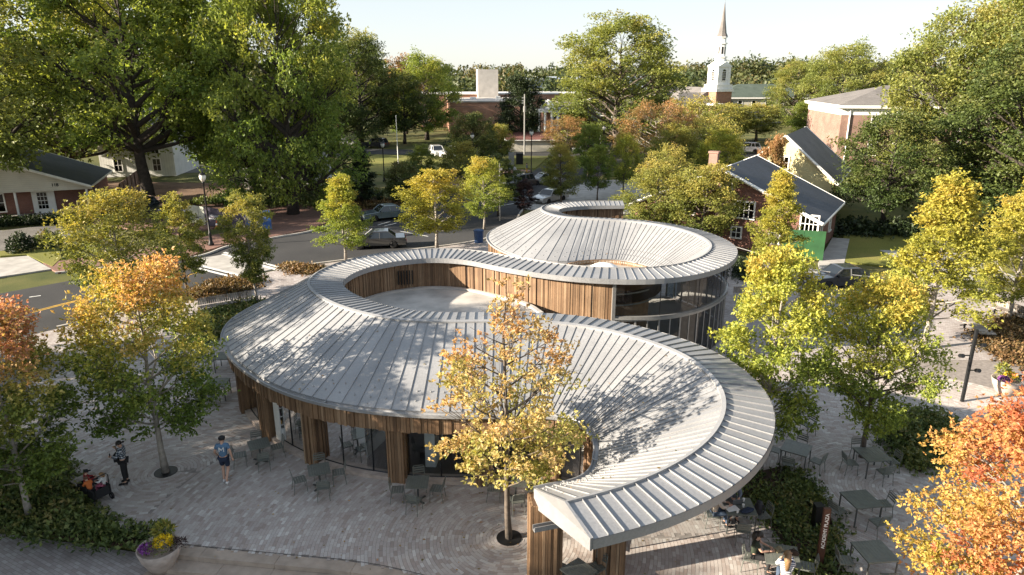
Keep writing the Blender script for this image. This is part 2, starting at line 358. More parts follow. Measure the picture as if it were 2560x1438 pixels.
# eave band of slats and columns under the low edge of the front building
ie0 = near(E2, (2.72, 19.2)); ie1 = near(E2, (-12.2, 33)); ie2 = near(E2, (1.2, 41.6)); ie3 = NS - 1
Ein = off(E2, NF, -0.02)
pv('eave_band', 'cedar', PAV, lambda mb: slat_wall(mb, resample(seg(Ein, near(E2, (1.6, 17.1)), near(E2, (-7, 39.2))), 0.1), ZE - 0.82, ZE - 0.15, 1, zj=0.04), kind='stuff')
pv('eave_band', 'cedar', PAV, lambda mb: slat_wall(mb, resample(seg(Ein, near(E2, (3.0, 41)), ie3), 0.1), 0.0, ZE - 0.15, 1, zj=0.02), kind='stuff')
pv('eave_backing', 'cedar_dark', PAV, lambda mb: mb.strip(np.c_[off(E2, NF, -.05), np.full(NS, ZE - .8)], np.c_[off(E2, NF, -.05), np.full(NS, ZE - .16)]))
def column(x, y, rz, w=0.62, d=0.5, top=2.62):
    def fn(mb):
        mb.box((0, 0, top / 2), (w - 0.12, d - 0.12, top), 0, 0, 0.12)
        for fx, fy, L, ax in ((0, -d / 2 + .05, w, 0), (0, d / 2 - .05, w, 0), (-w / 2 + .05, 0, d, 1), (w / 2 - .05, 0, d, 1)):
            s = -L / 2 + 0.01
            while s < L / 2 - 0.05:
                q = rnd.uniform(0.06, 0.13); q = min(q, L / 2 - s); dep = rnd.choice((0.03, 0.05, 0.08)); sg = -1 if (fx < 0 or fy < 0) else 1
                m_ = s + q / 2; r_ = min(1, max(0, rnd.gauss(0.5, 0.16)))
                if ax == 0: mb.box((m_, fy + sg * dep / 2, top / 2), (q - 0.012, dep, top), 0, 0, r_)
                else: mb.box((fx + sg * dep / 2, m_, top / 2), (dep, q - 0.012, top), 0, 0, r_)
                s += q
    mb = MB(); fn(mb); o = mb.build('column', 'cedar', PAV); o.location = (x, y - 20, 0); o.rotation_euler = (0, 0, rz); return o
for p, rz, w, d, tp in (((0.92, 16.75), 0.1, 0.85, 0.7, 2.75), ((2.85, 17.3), 0.08, 0.78, 0.72, 3.05)): column(*p, rz, w, d, tp)
Gl = off(E2, NF, -0.55)
cols_px = [(2.9, 21.0), (1.35, 21.9), (-.85, 21.95), (-4.3, 22.05), (-7.4, 23.25), (-9.9, 25.2), (-11.6, 27.6), (-12.3, 30.5), (-11.6, 34)]
cst = []
for p in cols_px:
    k = near(Gl, p); cst.append(k); a = math.atan2(NF[k][1], NF[k][0]) + math.pi / 2; column(Gl[k][0] + NF[k][0] * .12, Gl[k][1] + NF[k][1] * .12, a)
# glazed bays between the columns: each sheet of glass is its own pane in a dark frame
k0 = near(Gl, (2.6, 18.2)); gi = sorted([k0] + cst)
for a, b_ in zip(gi[:-1], gi[1:]):
    c = resample(Gl[a:b_ + 1], 0.25); n = max(2, int(len(c) * 0.25 / 1.15)); cut = np.linspace(0, len(c) - 1, n + 1).astype(int)
    def frame(mb):
        for k in cut: mb.box((c[k][0], c[k][1], 1.25), (0.05, 0.05, 2.5), 0.3)
        for z in (0.16, 2.3): mb.tube([(x, y, z) for x, y in c], 0.03, 4)
    fr = pv('window', 'frame_dark', PAV, frame)
    for i, j in zip(cut[:-1], cut[1:]):
        pv('pane', 'glass', fr, lambda mb: mb.strip(np.c_[c[i:j + 1], np.full(j - i + 1, 0.17)], np.c_[c[i:j + 1], np.full(j - i + 1, 2.3)]))
kb = np.c_[off(E2, NF, -0.28)]; kc = off(E2, NF, -0.75); sl = slice(k0, near(E2, (-10.4, 36.9)))
pv('plinth', 'stone_kerb', PAV, lambda mb: (mb.strip(np.c_[kb[sl], np.full(len(kb[sl]), 0.0)], np.c_[kb[sl], np.full(len(kb[sl]), .15)], flip=True), mb.strip(np.c_[kb[sl], np.full(len(kb[sl]), .15)], np.c_[kc[sl], np.full(len(kb[sl]), .15)], flip=True)))
# inside the front building
sl = slice(near(E2, (2.4, 20.75)), near(E2, (-10.4, 36.9))); flo = off(E2, NF, -0.6)[sl]
pv('shop_floor', 'interior_floor', PAV, lambda mb: mb.strip(np.c_[flo, np.full(len(flo), .06)], np.c_[off(O2, NF, .6)[sl], np.full(len(flo), .06)]))
core = off(O2, NF, 0.45)[near(O2, (2.5, 26.7)):iw0 + 60]
pv('shop_wall', 'interior_wall', PAV, lambda mb: mb.strip(np.c_[core, np.full(len(core), 0.)], np.c_[core, np.full(len(core), 4.2)]))
# courtyard roof over ring one, with parapet, drain and vent
cx, cy = -3.62, 31.2
def courtyard(mb):
    k = off(O2, NF, 0.36)[iw0:near(O2, (-.2, 33.9))]; P = [tuple(p) for p in k] + [(0.9, 32.2), (1.6, 30.6), (1.5, 28.6), (0.4, 27.2)]
    mb.prism(P, 2.75, 3.0)
flat = pv('flat_roof', 'membrane', PAV, courtyard)
kk = off(O2, NF, 0.1)[near(O2, (-7.9, 30.2)):near(O2, (-.2, 33.9))]
par = np.vstack([kk, [(0.6, 32.9), (1.3, 31.4)]]); par = resample(catmull(par, .2, 10), .3); pn = normals(par)
pv('parapet', 'concrete_light', PAV, lambda mb: (mb.strip(np.c_[off(par, pn, .22), np.full(len(par), 3.09)], np.c_[off(par, pn, -.0), np.full(len(par), 3.09)]), mb.strip(np.c_[par, np.full(len(par), 3.09)], np.c_[par, np.full(len(par), 2.7)])))
pv('vent_pipe', 'white_paint', PAV, lambda mb: mb.lathe([(0.09, 2.99), (0.09, 3.34), (0.13, 3.34), (0.13, 3.42), (0.07, 3.44), (0, 3.44)], (-5.35, 27.9, 0), 12), True)
pv('vent_grille', 'frame_dark', PAV, lambda mb: [mb.box((-5.9 + k * 0.14, 35.02 + k * .03, 3.75), (0.05, 0.1, 0.75)) for k in range(6)])
# building two: tall curved glazing under the right-hand loop
iga, igb = iw1, near(O2, (10.6, 44.0)); gc = resample(off(O2, NF, 0.42)[iga:igb + 1], 0.2); gn = normals(gc); n = 14
cut = np.linspace(0, len(gc) - 1, n + 1).astype(int)
def fr2(mb):
    for k in cut:
        mb.box((gc[k][0], gc[k][1], 1.3), (0.07, 0.09, 2.6), math.atan2(gn[k][1], gn[k][0]))
    for a, b_ in zip(cut[:-1], cut[1:]):
        k = (a + b_) // 2; mb.box((gc[k][0], gc[k][1], 1.3), (0.05, 0.06, 2.6), math.atan2(gn[k][1], gn[k][0]))
    for k in cut[::2]: mb.box((gc[k][0], gc[k][1], 3.5), (0.025, 0.03, 1.9), math.atan2(gn[k][1], gn[k][0]), 1)
w2 = pv('window', ['frame_grey', 'frame_dark'], PAV, fr2)
pv('transom', 'frame_grey', w2, lambda mb: (mb.strip(np.c_[off(gc, gn, -.1), np.full(len(gc), 2.72)], np.c_[off(gc, gn, -.1), np.full(len(gc), 2.5)]), mb.strip(np.c_[off(gc, gn, .1), np.full(len(gc), 2.74)], np.c_[off(gc, gn, -.1), np.full(len(gc), 2.72)])
   , mb.strip(np.c_[off(gc, gn, -.16), np.full(len(gc), 2.66)], np.c_[off(gc, gn, -.16), np.full(len(gc), 2.58)])))
for a, b_ in zip(cut[:-1], cut[1:]):
    c = gc[a:b_ + 1]; L = len(c)
    pv('pane', 'glass', w2, lambda mb: mb.strip(np.c_[c, np.full(L, 2.76)], np.c_[c, np.full(L, ZO - .16)]))
    h = L // 2
    for cc in (c[:h + 1], c[h:]):
        pv('pane', 'glass_blue', w2, lambda mb: mb.strip(np.c_[cc, np.full(len(cc), .05)], np.c_[cc, np.full(len(cc), 2.5)]))
k = iw1; pv('end_post', 'frame_grey', PAV, lambda mb: mb.box((gc[0][0] - .1, gc[0][1] - .1, 2.25), (0.16, 0.14, 4.5), 0.1))
pv('hall_floor', 'concrete_light', PAV, lambda mb: mb.prism([(5.6 + 6.0 * math.cos(t_ / 20 * 2 * math.pi), 38.7 + 6.0 * math.sin(t_ / 20 * 2 * math.pi)) for t_ in range(20)], 0.02, 0.05))
dc = np.array([(5.4 + 2.75 * math.cos(t_), 38.6 + 2.75 * math.sin(t_)) for t_ in np.linspace(-2.6, 2.4, 60)])
pv('drum_wall', 'cedar', PAV, lambda mb: slat_wall(mb, resample(dc, 0.1), 2.05, 3.05, -1), kind='stuff')
pv('drum_band', 'membrane_tan', PAV, lambda mb: (mb.strip(np.c_[dc * 1.0, np.full(60, 2.9)], np.c_[dc, np.full(60, 3.0)]), mb.strip(np.c_[5.4 + (dc[:, 0] - 5.4) * 1.05, 38.6 + (dc[:, 1] - 38.6) * 1.05, np.full(60, 1.95)], np.c_[5.4 + (dc[:, 0] - 5.4) * 1.05, 38.6 + (dc[:, 1] - 38.6) * 1.05, np.full(60, 2.04)])))
pv('core_wall', 'cedar_soffit', PAV, lambda mb: mb.strip(np.c_[5.4 + (dc[:, 0] - 5.4) * .9, 38.6 + (dc[:, 1] - 38.6) * .9, np.full(60, .05)], np.c_[5.4 + (dc[:, 0] - 5.4) * .9, 38.6 + (dc[:, 1] - 38.6) * .9, np.full(60, 2.1)]))
pv('flat_roof', 'membrane_tan', PAV, lambda mb: mb.prism([(5.2 + 3.1 * math.cos(t_ / 30 * 2 * math.pi), 38.4 + 3.1 * math.sin(t_ / 30 * 2 * math.pi)) for t_ in range(30)], 2.7, 2.78))
pv('skylight', 'white_paint', PAV, lambda mb: mb.lathe([(.95, 2.78), (.95, 2.9), (.85, 3.05), (.6, 3.2), (.28, 3.28), (0, 3.3)], (5.4, 39.6, 0), 28), True)
t0_ = (Fc[0] - Fc[1]) / np.linalg.norm(Fc[0] - Fc[1]) * .06
def end_panel(mb):
    P = [(E2[0][0], E2[0][1], 2.45), (E2[0][0], E2[0][1], ZE + .03), (Fc[0][0], Fc[0][1], ZF + .07), (O2[0][0], O2[0][1], ZO + .05), (O2[0][0], O2[0][1], ZO - .26)]
    A = [(p[0] + t0_[0], p[1] + t0_[1], p[2]) for p in P]; n = 5
    mb.add(A + P, [(0, 1, 2, 3, 4), (9, 8, 7, 6, 5)] + [(i, n + i, n + (i + 1) % n, (i + 1) % n) for i in range(n)])
pv('end_panel', 'zinc', PAV, end_panel)
# gutter stub under the front tip
pv('downspout', 'zinc', PAV, lambda mb: (mb.box((1.2, 16.22, 2.26), (1.3, 0.16, 0.03), .3), mb.box((1.178, 16.29, 2.33), (1.3, 0.02, 0.13), .3), mb.box((1.222, 16.15, 2.33), (1.3, 0.02, 0.13), .3)))

# ------------------------------------------------------------------ ground, street, paving
def ground_mat(name, stops, scale, fine, rough=0.95, bmp=0.4):
    m, t, b = nodes_of(name); v = coords(t)
    a = noise(t, v, scale, 6); g = noise(t, v, fine, 4)
    c = ramp(t, a, stops); c = mixc(t, 1.0, c, ramp(t, g, [(0.3, (0.62,) * 3), (0.7, (1.2,) * 3)]), 'MULTIPLY')
    t.links.new(c, b.inputs['Base Color']); b.inputs['Roughness'].default_value = rough; b.inputs['Specular IOR Level'].default_value = 0.25
    bump(t, b, g, bmp, 0.03)
ground_mat('grass', [(0.3, (0.055, 0.07, 0.02)), (0.5, (0.10, 0.105, 0.03)), (0.7, (0.16, 0.14, 0.055))], 0.25, 14)
ground_mat('lawn_grass', [(0.25, (0.12, 0.14, 0.03)), (0.55, (0.19, 0.185, 0.045)), (0.8, (0.27, 0.22, 0.075))], 0.18, 10)
ground_mat('mulch', [(0.3, (0.022, 0.014, 0.009)), (0.7, (0.06, 0.037, 0.024))], 1.5, 22)
ground_mat('asphalt', [(0.3, (0.040, 0.041, 0.044)), (0.7, (0.062, 0.062, 0.064))], 0.22, 60, 0.9, 0.25)
ground_mat('gravel_drive', [(0.3, (0.12, 0.115, 0.11)), (0.7, (0.20, 0.19, 0.18))], 0.5, 18, 0.95, 0.5)
ground_mat('dirt', [(0.3, (0.10, 0.06, 0.04)), (0.7, (0.19, 0.125, 0.085))], 0.3, 9)
plain('line_white', (0.62, 0.62, 0.60), 0.8, 0, 0.25, 3); plain('line_yellow', (0.55, 0.33, 0.04), 0.8, 0, 0.3, 3)
def flat_brick(name, c1, c2, mortar, bw, bh, rot=0.0, scale=1.0):
    m, t, b = nodes_of(name); tc = N(t, 'ShaderNodeTexCoord'); mp = N(t, 'ShaderNodeMapping'); mp.inputs['Rotation'].default_value = (0, 0, rot)
    t.links.new(tc.outputs['Object'], mp.inputs[0])
    wv = noise(t, tc.outputs['Object'], 0.15, 2); br = N(t, 'ShaderNodeTexBrick'); t.links.new(mp.outputs[0], br.inputs['Vector'])
    br.inputs['Scale'].default_value = scale; br.inputs['Brick Width'].default_value = bw; br.inputs['Row Height'].default_value = bh
    br.inputs['Mortar Size'].default_value = 0.006; br.inputs['Bias'].default_value = 0.0
    br.inputs['Color1'].default_value = (*c1, 1); br.inputs['Color2'].default_value = (*c2, 1); br.inputs['Mortar'].default_value = (*mortar, 1)
    c = mixc(t, 1.0, br.outputs[0], ramp(t, noise(t, tc.outputs['Object'], 0.4, 5), [(0.3, (0.8,) * 3), (0.7, (1.15,) * 3)]), 'MULTIPLY')
    t.links.new(c, b.inputs['Base Color']); b.inputs['Roughness'].default_value = 0.85
flat_brick('paving_far', (0.29, 0.25, 0.24), (0.42, 0.39, 0.38), (0.20, 0.18, 0.17), 0.24, 0.115, 0.5)
flat_brick('brick_walk', (0.17, 0.085, 0.065), (0.24, 0.13, 0.10), (0.13, 0.10, 0.085), 0.21, 0.105, 0.3)
plain('joint_sand', (0.22, 0.195, 0.18), 0.95, 0, 0.25, 6)
plain('joint_dark', (.09, .08, .072), .9)
def slab(name, poly, top, mat, thick=0.14, kind='structure'):
    mb = MB(); mb.prism(poly, top - thick, top); o = mb.build(name, mat); o['kind'] = kind; return o
def tape(name, pts, w, z, mat, parent):
    P = resample(catmull(pts, .3), .5) if len(pts) > 2 else resample(np.array(pts, float), .5); n = normals(P)
    return part(name, mat, parent, lambda mb: mb.strip(np.c_[P + n * w / 2, np.full(len(P), z)], np.c_[P - n * w / 2, np.full(len(P), z)], flip=True))
FRONT = [(-24, 20.6), (-16, 19.55), (-10.3, 18.45), (-7.05, 17.98), (-4.92, 17.68), (-3.3, 17.28), (-1.6, 16.6), (0.2, 15.4), (2.2, 13.6), (4.5, 11.4), (7, 9.5), (10, 8.5)]
mb = MB(); mb.add([(-900, -100, -.6), (900, -100, -.6), (900, 40, -.6), (-900, 40, -.6)], [(0, 1, 2, 3)]); o = mb.build('lower_ground', 'grass'); o['kind'] = 'structure'
gp = [(-900, 21)] + FRONT + [(30, 8.5), (900, 8.5), (900, 2600), (-900, 2600)]
mb = MB(); mb.prism(gp, -.58, -.14); o = mb.build('ground', 'grass'); o['kind'] = 'structure'
street = slab('street', [(-52, 14), (-34.1, 44.6), (-25.5, 53.5), (-23.9, 57.5), (-21, 60.8), (-18.5, 63.5), (-16, 70), (-10, 80), (-3, 92), (3, 104), (8, 122), (11, 150), (22, 150), (18, 112), (10, 94), (4, 82), (1.2, 74), (0, 66), (-2.8, 59.8), (-9.3, 55.7), (-12, 53.6), (-17.6, 50.5), (-19.7, 48.2), (-20.8, 43.6), (-26.2, 37.9), (-43, 14)], -.12, 'asphalt', .1)
slab('far_road', [(-120, 158), (-60, 142), (-26, 136), (5, 131), (60, 129), (60, 122.5), (8, 124.5), (-24, 127), (-60, 133), (-120, 148)], -.115, 'asphalt', .1)
slab('side_road', [(-26, 127), (-36, 118), (-45, 104), (-60, 96), (-60, 102), (-48, 112), (-40, 124), (-34, 132)], -.11, 'gravel_drive', .1)
slab('crosswalk', [(-25.34, 53.06), (-19.56, 48.44), (-17.73, 50.82), (-23.27, 54.96)], -.10, 'concrete', .1)
for a, b_ in (((-24.71, 51.51), (-19.67, 48.13)), ((-23.45, 55.09), (-17.44, 50.26)), ((-25.34, 52.57), (-19.62, 48.75)), ((-23.53, 55.62), (-17.47, 50.94))): tape('line', [a, b_], .28, -.092, 'line_white', street)
for k in (-.13, .13): tape('line', [(-44 + k, 21.5), (-36 + k, 31.9), (-29.9 + k, 40.2), (-28.3 + k, 42.6), (-23.9 + k, 48.6)], .11, -.113, 'line_yellow', street)
tape('line', [(-23.64, 48.75), (-22.79, 50.26)], .12, -.112, 'line_yellow', street)
for p in (((-31.64, 43.73), (-31.1, 44.07)), ((-13.92, 64.88), (-11.43, 63.31)), ((-12.94, 66.34), (-12.03, 68.05)), ((-12.22, 65.97), (-11.28, 67.28)), ((-10.6, 59.46), (-9.19, 58.13)), ((-10.38, 63.65), (-7.53, 61.49)), ((-12.67, 61.17), (-11.26, 60.23)), ((-3.01, 74.64), (0.45, 78.28)), ((0.46, 80.9), (2.85, 82.83))): tape('line', list(p), .13, -.112, 'line_white', street)
# sidewalks, drives, brick corners
slab('driveway', [(-60, 66), (-47, 63.5), (-44, 66.3), (-39, 62), (-40.6, 57.5), (-42, 55.6), (-44, 52), (-60, 54)], -.015, 'gravel_drive', .12)
slab('driveway', [(-60, 52), (-44, 52), (-38.6, 54.2), (-34.3, 50.3), (-36.7, 48.2), (-60, 30)], -.02, 'concrete', .12)
slab('sidewalk', [(-34.2, 50.2), (-33.2, 49.3), (-25.8, 53.9), (-24.4, 57.8), (-21.6, 60.8), (-19.2, 63.6), (-17, 70), (-24, 70), (-26, 63), (-30, 57), (-33, 54), (-36, 52)], -.01, 'brick_walk', .13)
slab('sidewalk', [(-17, 70.2), (-24, 70.2), (-30, 62), (-40, 66), (-47, 76), (-40, 80), (-20, 78), (-14, 76)], -.03, 'brick_walk', .11)
slab('sidewalk', [(1.4, 74.2), (4.2, 82.3), (10.2, 94), (26, 100), (40, 90), (30, 78), (18, 74), (8, 70)], -.012, 'concrete', .13)
slab('sidewalk', [(-10, 81), (-3, 93), (3, 105), (-2, 107), (-9, 100), (-14, 88)], -.012, 'brick_walk', .13)
slab('lawn', [(-24, 126), (-12, 122), (2, 120), (6, 121), (3.5, 107), (-2.5, 108), (-9.4, 101), (-17, 99), (-27, 108)], .0, 'lawn_grass', .14)
slab('lawn', [(-40.73, 54.06), (-38.9, 54.5), (-34.6, 50.9), (-35.5, 53.5), (-38, 57.2), (-42, 55.6)], .01, 'lawn_grass', .14)
slab('lawn', [(25.5, 52.5), (30, 62), (60, 62), (60, 50), (31, 49.5)], -.005, 'lawn_grass', .14)
slab('dirt_patch', [(-60, 84), (-44, 80), (-33, 79), (-30, 84), (-34, 92), (-60, 95)], -.05, 'dirt', .1)
slab('driveway', [(30.2, 47.3), (36, 47.3), (36, 55), (30.2, 56)], .004, 'concrete', .12)
slab('sidewalk', [(24.0, 48.3), (25.2, 51.4), (29.6, 60), (28.3, 60.5), (23.5, 52), (22.6, 49.6)], .006, 'concrete', .12)
# plaza with its paving stones
PLZ = FRONT + [(30, 8.5), (36, 30), (34, 44), (26, 48.2), (20.6, 51), (15.5, 58), (8, 64), (1, 65.5), (-2.4, 59.3), (-9, 55.2), (-12, 53.2), (-17.2, 50.1), (-19.3, 47.8), (-20.5, 43.2), (-26, 37.5), (-33, 29)]
plaza = slab('plaza', PLZ, -.007, 'joint_sand', .3)
CEN = [(-.09, 18.75), (-12.67, 22.55), (13.6, 21.2)]
BEDS = {}
BEDS['left'] = [(-23, 20.8), (-19.5, 24.0), (-16.6, 22.6), (-15.0, 21.0), (-13.9, 20.0), (-12.6, 18.9), (-11.2, 18.75), (-12.2, 18.45), (-16, 19.2)]
BEDS['right'] = [(8.26, 22.28), (10.11, 22.96), (10.61, 21.64), (10.49, 19.89), (10.09, 18.26), (9.47, 16.68), (8.47, 16.68), (8.45, 17.98), (8.38, 19.15), (8.02, 20.22), (7.81, 21.03)]
BEDS['street'] = [(-21.16, 44.07), (-20.91, 46.16), (-19.54, 47.63), (-17.77, 47.03), (-17.56, 45.23), (-18.89, 43.81), (-20.22, 42.64)]
BEDS['wall'] = [(-18.42, 39.0), (-17.72, 40.82), (-16.38, 42.64), (-15.36, 39.71), (-15.53, 36.38), (-17.04, 35.77)]
BEDS['corner'] = [(-17.25, 50.71), (-16.62, 51.63), (-14.28, 50.26), (-14.23, 48.97), (-15.68, 48.97)]
BEDS['far_right'] = [(25.35, 35.77), (28.58, 38.66), (31.68, 39.71), (25.77, 31.5), (25.04, 32.73), (24.89, 34.06)]
BEDS['right_mid'] = [(14.96, 25.04), (17.2, 26.92), (18.01, 26.56), (17.48, 24.57), (14.94, 22.55), (14.49, 23.38)]
BEDS['behind'] = [(17.26, 52.22), (19.09, 54.06), (17.94, 48.34), (16.57, 46.35), (16.05, 47.33)]
def pav_zone(x, y):
    if not inside((x, y), PLZ): return None
    for b_ in BEDS.values():
        if inside((x, y), b_): return None
    r0 = math.hypot(x + .09, y - 18.75)
    if r0 < (12.0 if x < 0 else 8.6): return 0
    return 1 if x < 0 else 2
Vp = []; rp = []; single = []
for ci, (px_, py_) in enumerate(CEN):
    r = (0.4, 0.4, 0.0)[ci]; rr2 = (12.1, 13, 12)[ci]
    while r < rr2:
        th_w = 0.11; s = rnd.uniform(0, .3); Lr = 2 * math.pi * (r + th_w / 2)
        while s < Lr - .1:
            L = rnd.choice((.19, .24, .24, .29)); L = min(L, Lr - s)
            a = (s + L / 2) / (r + th_w / 2); x = px_ + (r + th_w / 2) * math.cos(a); y = py_ + (r + th_w / 2) * math.sin(a); s += L
            if y < 12 or y > 33 or abs(x) > y * .80 + 1.5 or pav_zone(x, y) != ci: continue
            if math.hypot(x + 3.6, y - 31) < 8.2: continue
            da = (L / 2 - .003) / (r + th_w / 2); zz = rnd.uniform(-.001, .001)
            q = [(px_ + rr * math.cos(aa), py_ + rr * math.sin(aa)) for rr, aa in ((r + .005, a - da), (r + th_w - .005, a - da), (r + th_w - .005, a + da), (r + .005, a + da))]
            Vp.append((q, zz, x, y, a)); rp.append(min(1, max(0, rnd.gauss(.5, .26))))
        r += th_w
def in_view(x, y, z=0.0):
    c_, s_ = math.cos(R(17.1)), math.sin(R(17.1)); d = y * c_ + (14 - z) * s_; u = x / d; w = ((z - 14) * c_ + y * s_) / d
    return abs(u) < .73 and -.41 < w < .41
order = sorted([i for i in range(len(Vp)) if in_view(Vp[i][2], Vp[i][3])], key=lambda i: Vp[i][2] ** 2 + Vp[i][3] ** 2)[:300]
oset = set(order); stone_me = {}
def stone_mesh(L):
    if L not in stone_me:
        mb = MB(); x, y, e = L / 2 - .003, .05, .003
        mb.add([(-y, -x, -.03), (y, -x, -.03), (y, x, -.03), (-y, x, -.03), (-y, -x, -e), (y, -x, -e), (y, x, -e), (-y, x, -e), (-y + e, -x + e, 0), (y - e, -x + e, 0), (y - e, x - e, 0), (-y + e, x - e, 0)],
               [(8, 9, 10, 11)] + [(i, (i + 1) % 4, 4 + (i + 1) % 4, 4 + i) for i in range(4)] + [(4 + i, 4 + (i + 1) % 4, 8 + (i + 1) % 4, 8 + i) for i in range(4)])
        me = bpy.data.meshes.new('paver'); me.from_pydata(mb.v, [], mb.f); me.materials.append(MATS['paver_one']); stone_me[L] = me
    return stone_me[L]
VV = []; FF = []; RR = []
for i, (q, zz, x, y, a) in enumerate(Vp):
    if i in oset:
        L = round(math.dist(q[1], q[2]) / .05) * .05 + .005
        o = bpy.data.objects.new('paver', stone_mesh(round(L, 3))); o.location = (x, y, zz); o.rotation_euler = (0, 0, a); link(o, plaza); continue
    b0 = len(VV)
    for z_ in (-.03, zz):
        for p in q: VV.append((p[0], p[1], z_))
    FF += [(b0 + 4, b0 + 7, b0 + 6, b0 + 5)] + [(b0 + k, b0 + (k + 1) % 4, b0 + 4 + (k + 1) % 4, b0 + 4 + k) for k in range(4)]; RR += [rp[i]] * 5
me = np_mesh('paver_field', np.array(VV), np.array(FF), RR); me.materials.append(MATS['paver'])
o = link(bpy.data.objects.new('paver_field', me), plaza); o['kind'] = 'stuff'
# the paving beyond the laid stones
part('paving', 'paving_far', plaza, lambda mb: mb.prism([(-34, 28.5), (-26.2, 33.0), (-13.5, 33.0), (26, 33.0), (35.5, 27), (36, 31), (34, 43.9), (26, 48.1), (20.6, 50.9), (15.5, 57.9), (8, 63.9), (1, 65.4), (-2.4, 59.2), (-9, 55.1), (-12, 53.1), (-17.2, 50), (-19.3, 47.7), (-20.4, 43.1), (-25.9, 37.4)], -.05, -.004))
part('paving', 'paving_far', plaza, lambda mb: mb.prism([(22, 14), (36, 14), (36, 30.8), (26.2, 33.0), (24, 26)], -.05, -.003))
# broad stone steps down at the front edge, each slab its own block
fc = resample(catmull(FRONT, .3), .2); fn_ = normals(fc)
steps = empty('stone_steps', (-6, 17, -.5), 0, 'low curved stone steps along the front edge of the plaza', 'steps')
for k, (d0, d1, z) in enumerate(((-.0, .46, -.02), (.46, .95, -.17), (.95, 1.5, -.32))):
    i = 3 + k * 3
    while i < len(fc) - 8:
        n = rnd.choice((8, 9, 10, 12)); j = min(i + n, len(fc) - 1)
        A = fc[i:j + 1] - fn_[i:j + 1] * d0; B = fc[i:j + 1] - fn_[i:j + 1] * (d1 - .008)
        tv = (A[-1] - A[0]) / np.linalg.norm(A[-1] - A[0]) * .006; A[0] += tv; B[0] += tv; A[-1] -= tv; B[-1] -= tv
        poly = [(p[0] + 6, p[1] - 17) for p in A] + [(p[0] + 6, p[1] - 17) for p in B[::-1]]
        if fc[i][0] > -11.4: part('step_slab', 'step_stone', steps, lambda mb: mb.prism(poly[::-1], -.2, z + .5 + rnd.uniform(-.003, .003)))
        i = j
steps.location = (-6, 17, -.5)
part('kerb_joint', 'joint_dark', plaza, lambda mb: mb.strip(np.c_[fc + fn_ * .03, np.full(len(fc), .004)], np.c_[fc - fn_ * .0, np.full(len(fc), .004)], flip=True))
slab('lower_walk', [(-34, 21.6), (-24, 20.5), (-16, 19.45), (-12.4, 18.75), (-10.3, 18.3), (-7.05, 17.8), (-4.9, 17.5), (-3.3, 17.1), (-3.3, 5), (-34, 5)], -.44, 'paving_far', .1)
bed_o = {}
for k, b_ in BEDS.items():
    bed_o[k] = slab('planting_bed', b_, .02, 'mulch', .12)
# kerbs along the street
for pts in ([(-26.2, 37.9), (-20.8, 43.6), (-19.7, 48.2)], [(-17.6, 50.5), (-12, 53.6), (-9.3, 55.7), (-2.8, 59.8), (0, 66), (1.2, 74), (4, 82)], [(-33.4, 49.3), (-25.6, 53.6), (-23.9, 57.6), (-21, 60.9), (-18.5, 63.6), (-16, 70)], [(-36.7, 48.2), (-60, 30)]):
    P = resample(catmull(pts, .3), .4); n = normals(P); s_ = 1
    part('kerb', 'concrete_light', street, lambda mb: (mb.strip(np.c_[P + n * .08, np.full(len(P), .012)], np.c_[P - n * .08, np.full(len(P), .012)], flip=True), mb.strip(np.c_[P - n * .08, np.full(len(P), .012)], np.c_[P - n * .085, np.full(len(P), -.13)], flip=True), mb.strip(np.c_[P + n * .08, np.full(len(P), -.13)], np.c_[P + n * .08, np.full(len(P), .012)], flip=True)))
# iron grates round the plaza trees
for (x, y), lb in zip(CEN[:2], ('black round tree grate under the sparse orange tree by the canopy', 'black round tree grate beside the plaid-jacket woman')):
    g_ = MB(); g_.lathe([(.13, .0), (.13, .014), (.4, .014), (.4, -.02)], (0, 0, 0), 32)
    o = g_.build('tree_grate', 'black_metal'); o.location = (x, y, .002); tag(o, lb, 'tree grate', 'round tree grates')

# ------------------------------------------------------------------ trees
def leaf_mat(name, cols, bias=0.0, hg=0.5, cg=0.6, trans=0.38):
    """cols: deep, middle, turned; fac from clump, height in the crown and single leaf"""
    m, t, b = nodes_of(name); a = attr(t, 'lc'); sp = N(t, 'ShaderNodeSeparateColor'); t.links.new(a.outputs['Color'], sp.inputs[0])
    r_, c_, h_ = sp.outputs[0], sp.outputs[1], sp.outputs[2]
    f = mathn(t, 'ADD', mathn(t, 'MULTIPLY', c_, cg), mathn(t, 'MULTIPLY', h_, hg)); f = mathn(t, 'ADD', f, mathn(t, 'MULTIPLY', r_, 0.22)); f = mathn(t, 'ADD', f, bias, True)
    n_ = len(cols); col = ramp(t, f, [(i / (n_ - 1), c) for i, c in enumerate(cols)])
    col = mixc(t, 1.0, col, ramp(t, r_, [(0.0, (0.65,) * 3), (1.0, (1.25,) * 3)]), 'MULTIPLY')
    t.links.new(col, b.inputs['Base Color']); b.inputs['Roughness'].default_value = 0.5; b.inputs['Specular IOR Level'].default_value = 0.35
    tr = N(t, 'ShaderNodeBsdfTranslucent'); t.links.new(mixc(t, 1.0, col, (1.25, 1.2, 0.6), 'MULTIPLY'), tr.inputs[0])
    mx = N(t, 'ShaderNodeMixShader'); mx.inputs[0].default_value = trans
    t.links.new(b.outputs[0], mx.inputs[1]); t.links.new(tr.outputs[0], mx.inputs[2]); t.links.new(mx.outputs[0], t.nodes['Material Output'].inputs[0])
G_DK, G_MD, G_LT = (0.022, 0.045, 0.012), (0.05, 0.085, 0.02), (0.11, 0.14, 0.03)
leaf_mat('leaf_green', [(0.061, 0.110, 0.024), (0.122, 0.189, 0.037), (0.232, 0.275, 0.055)])
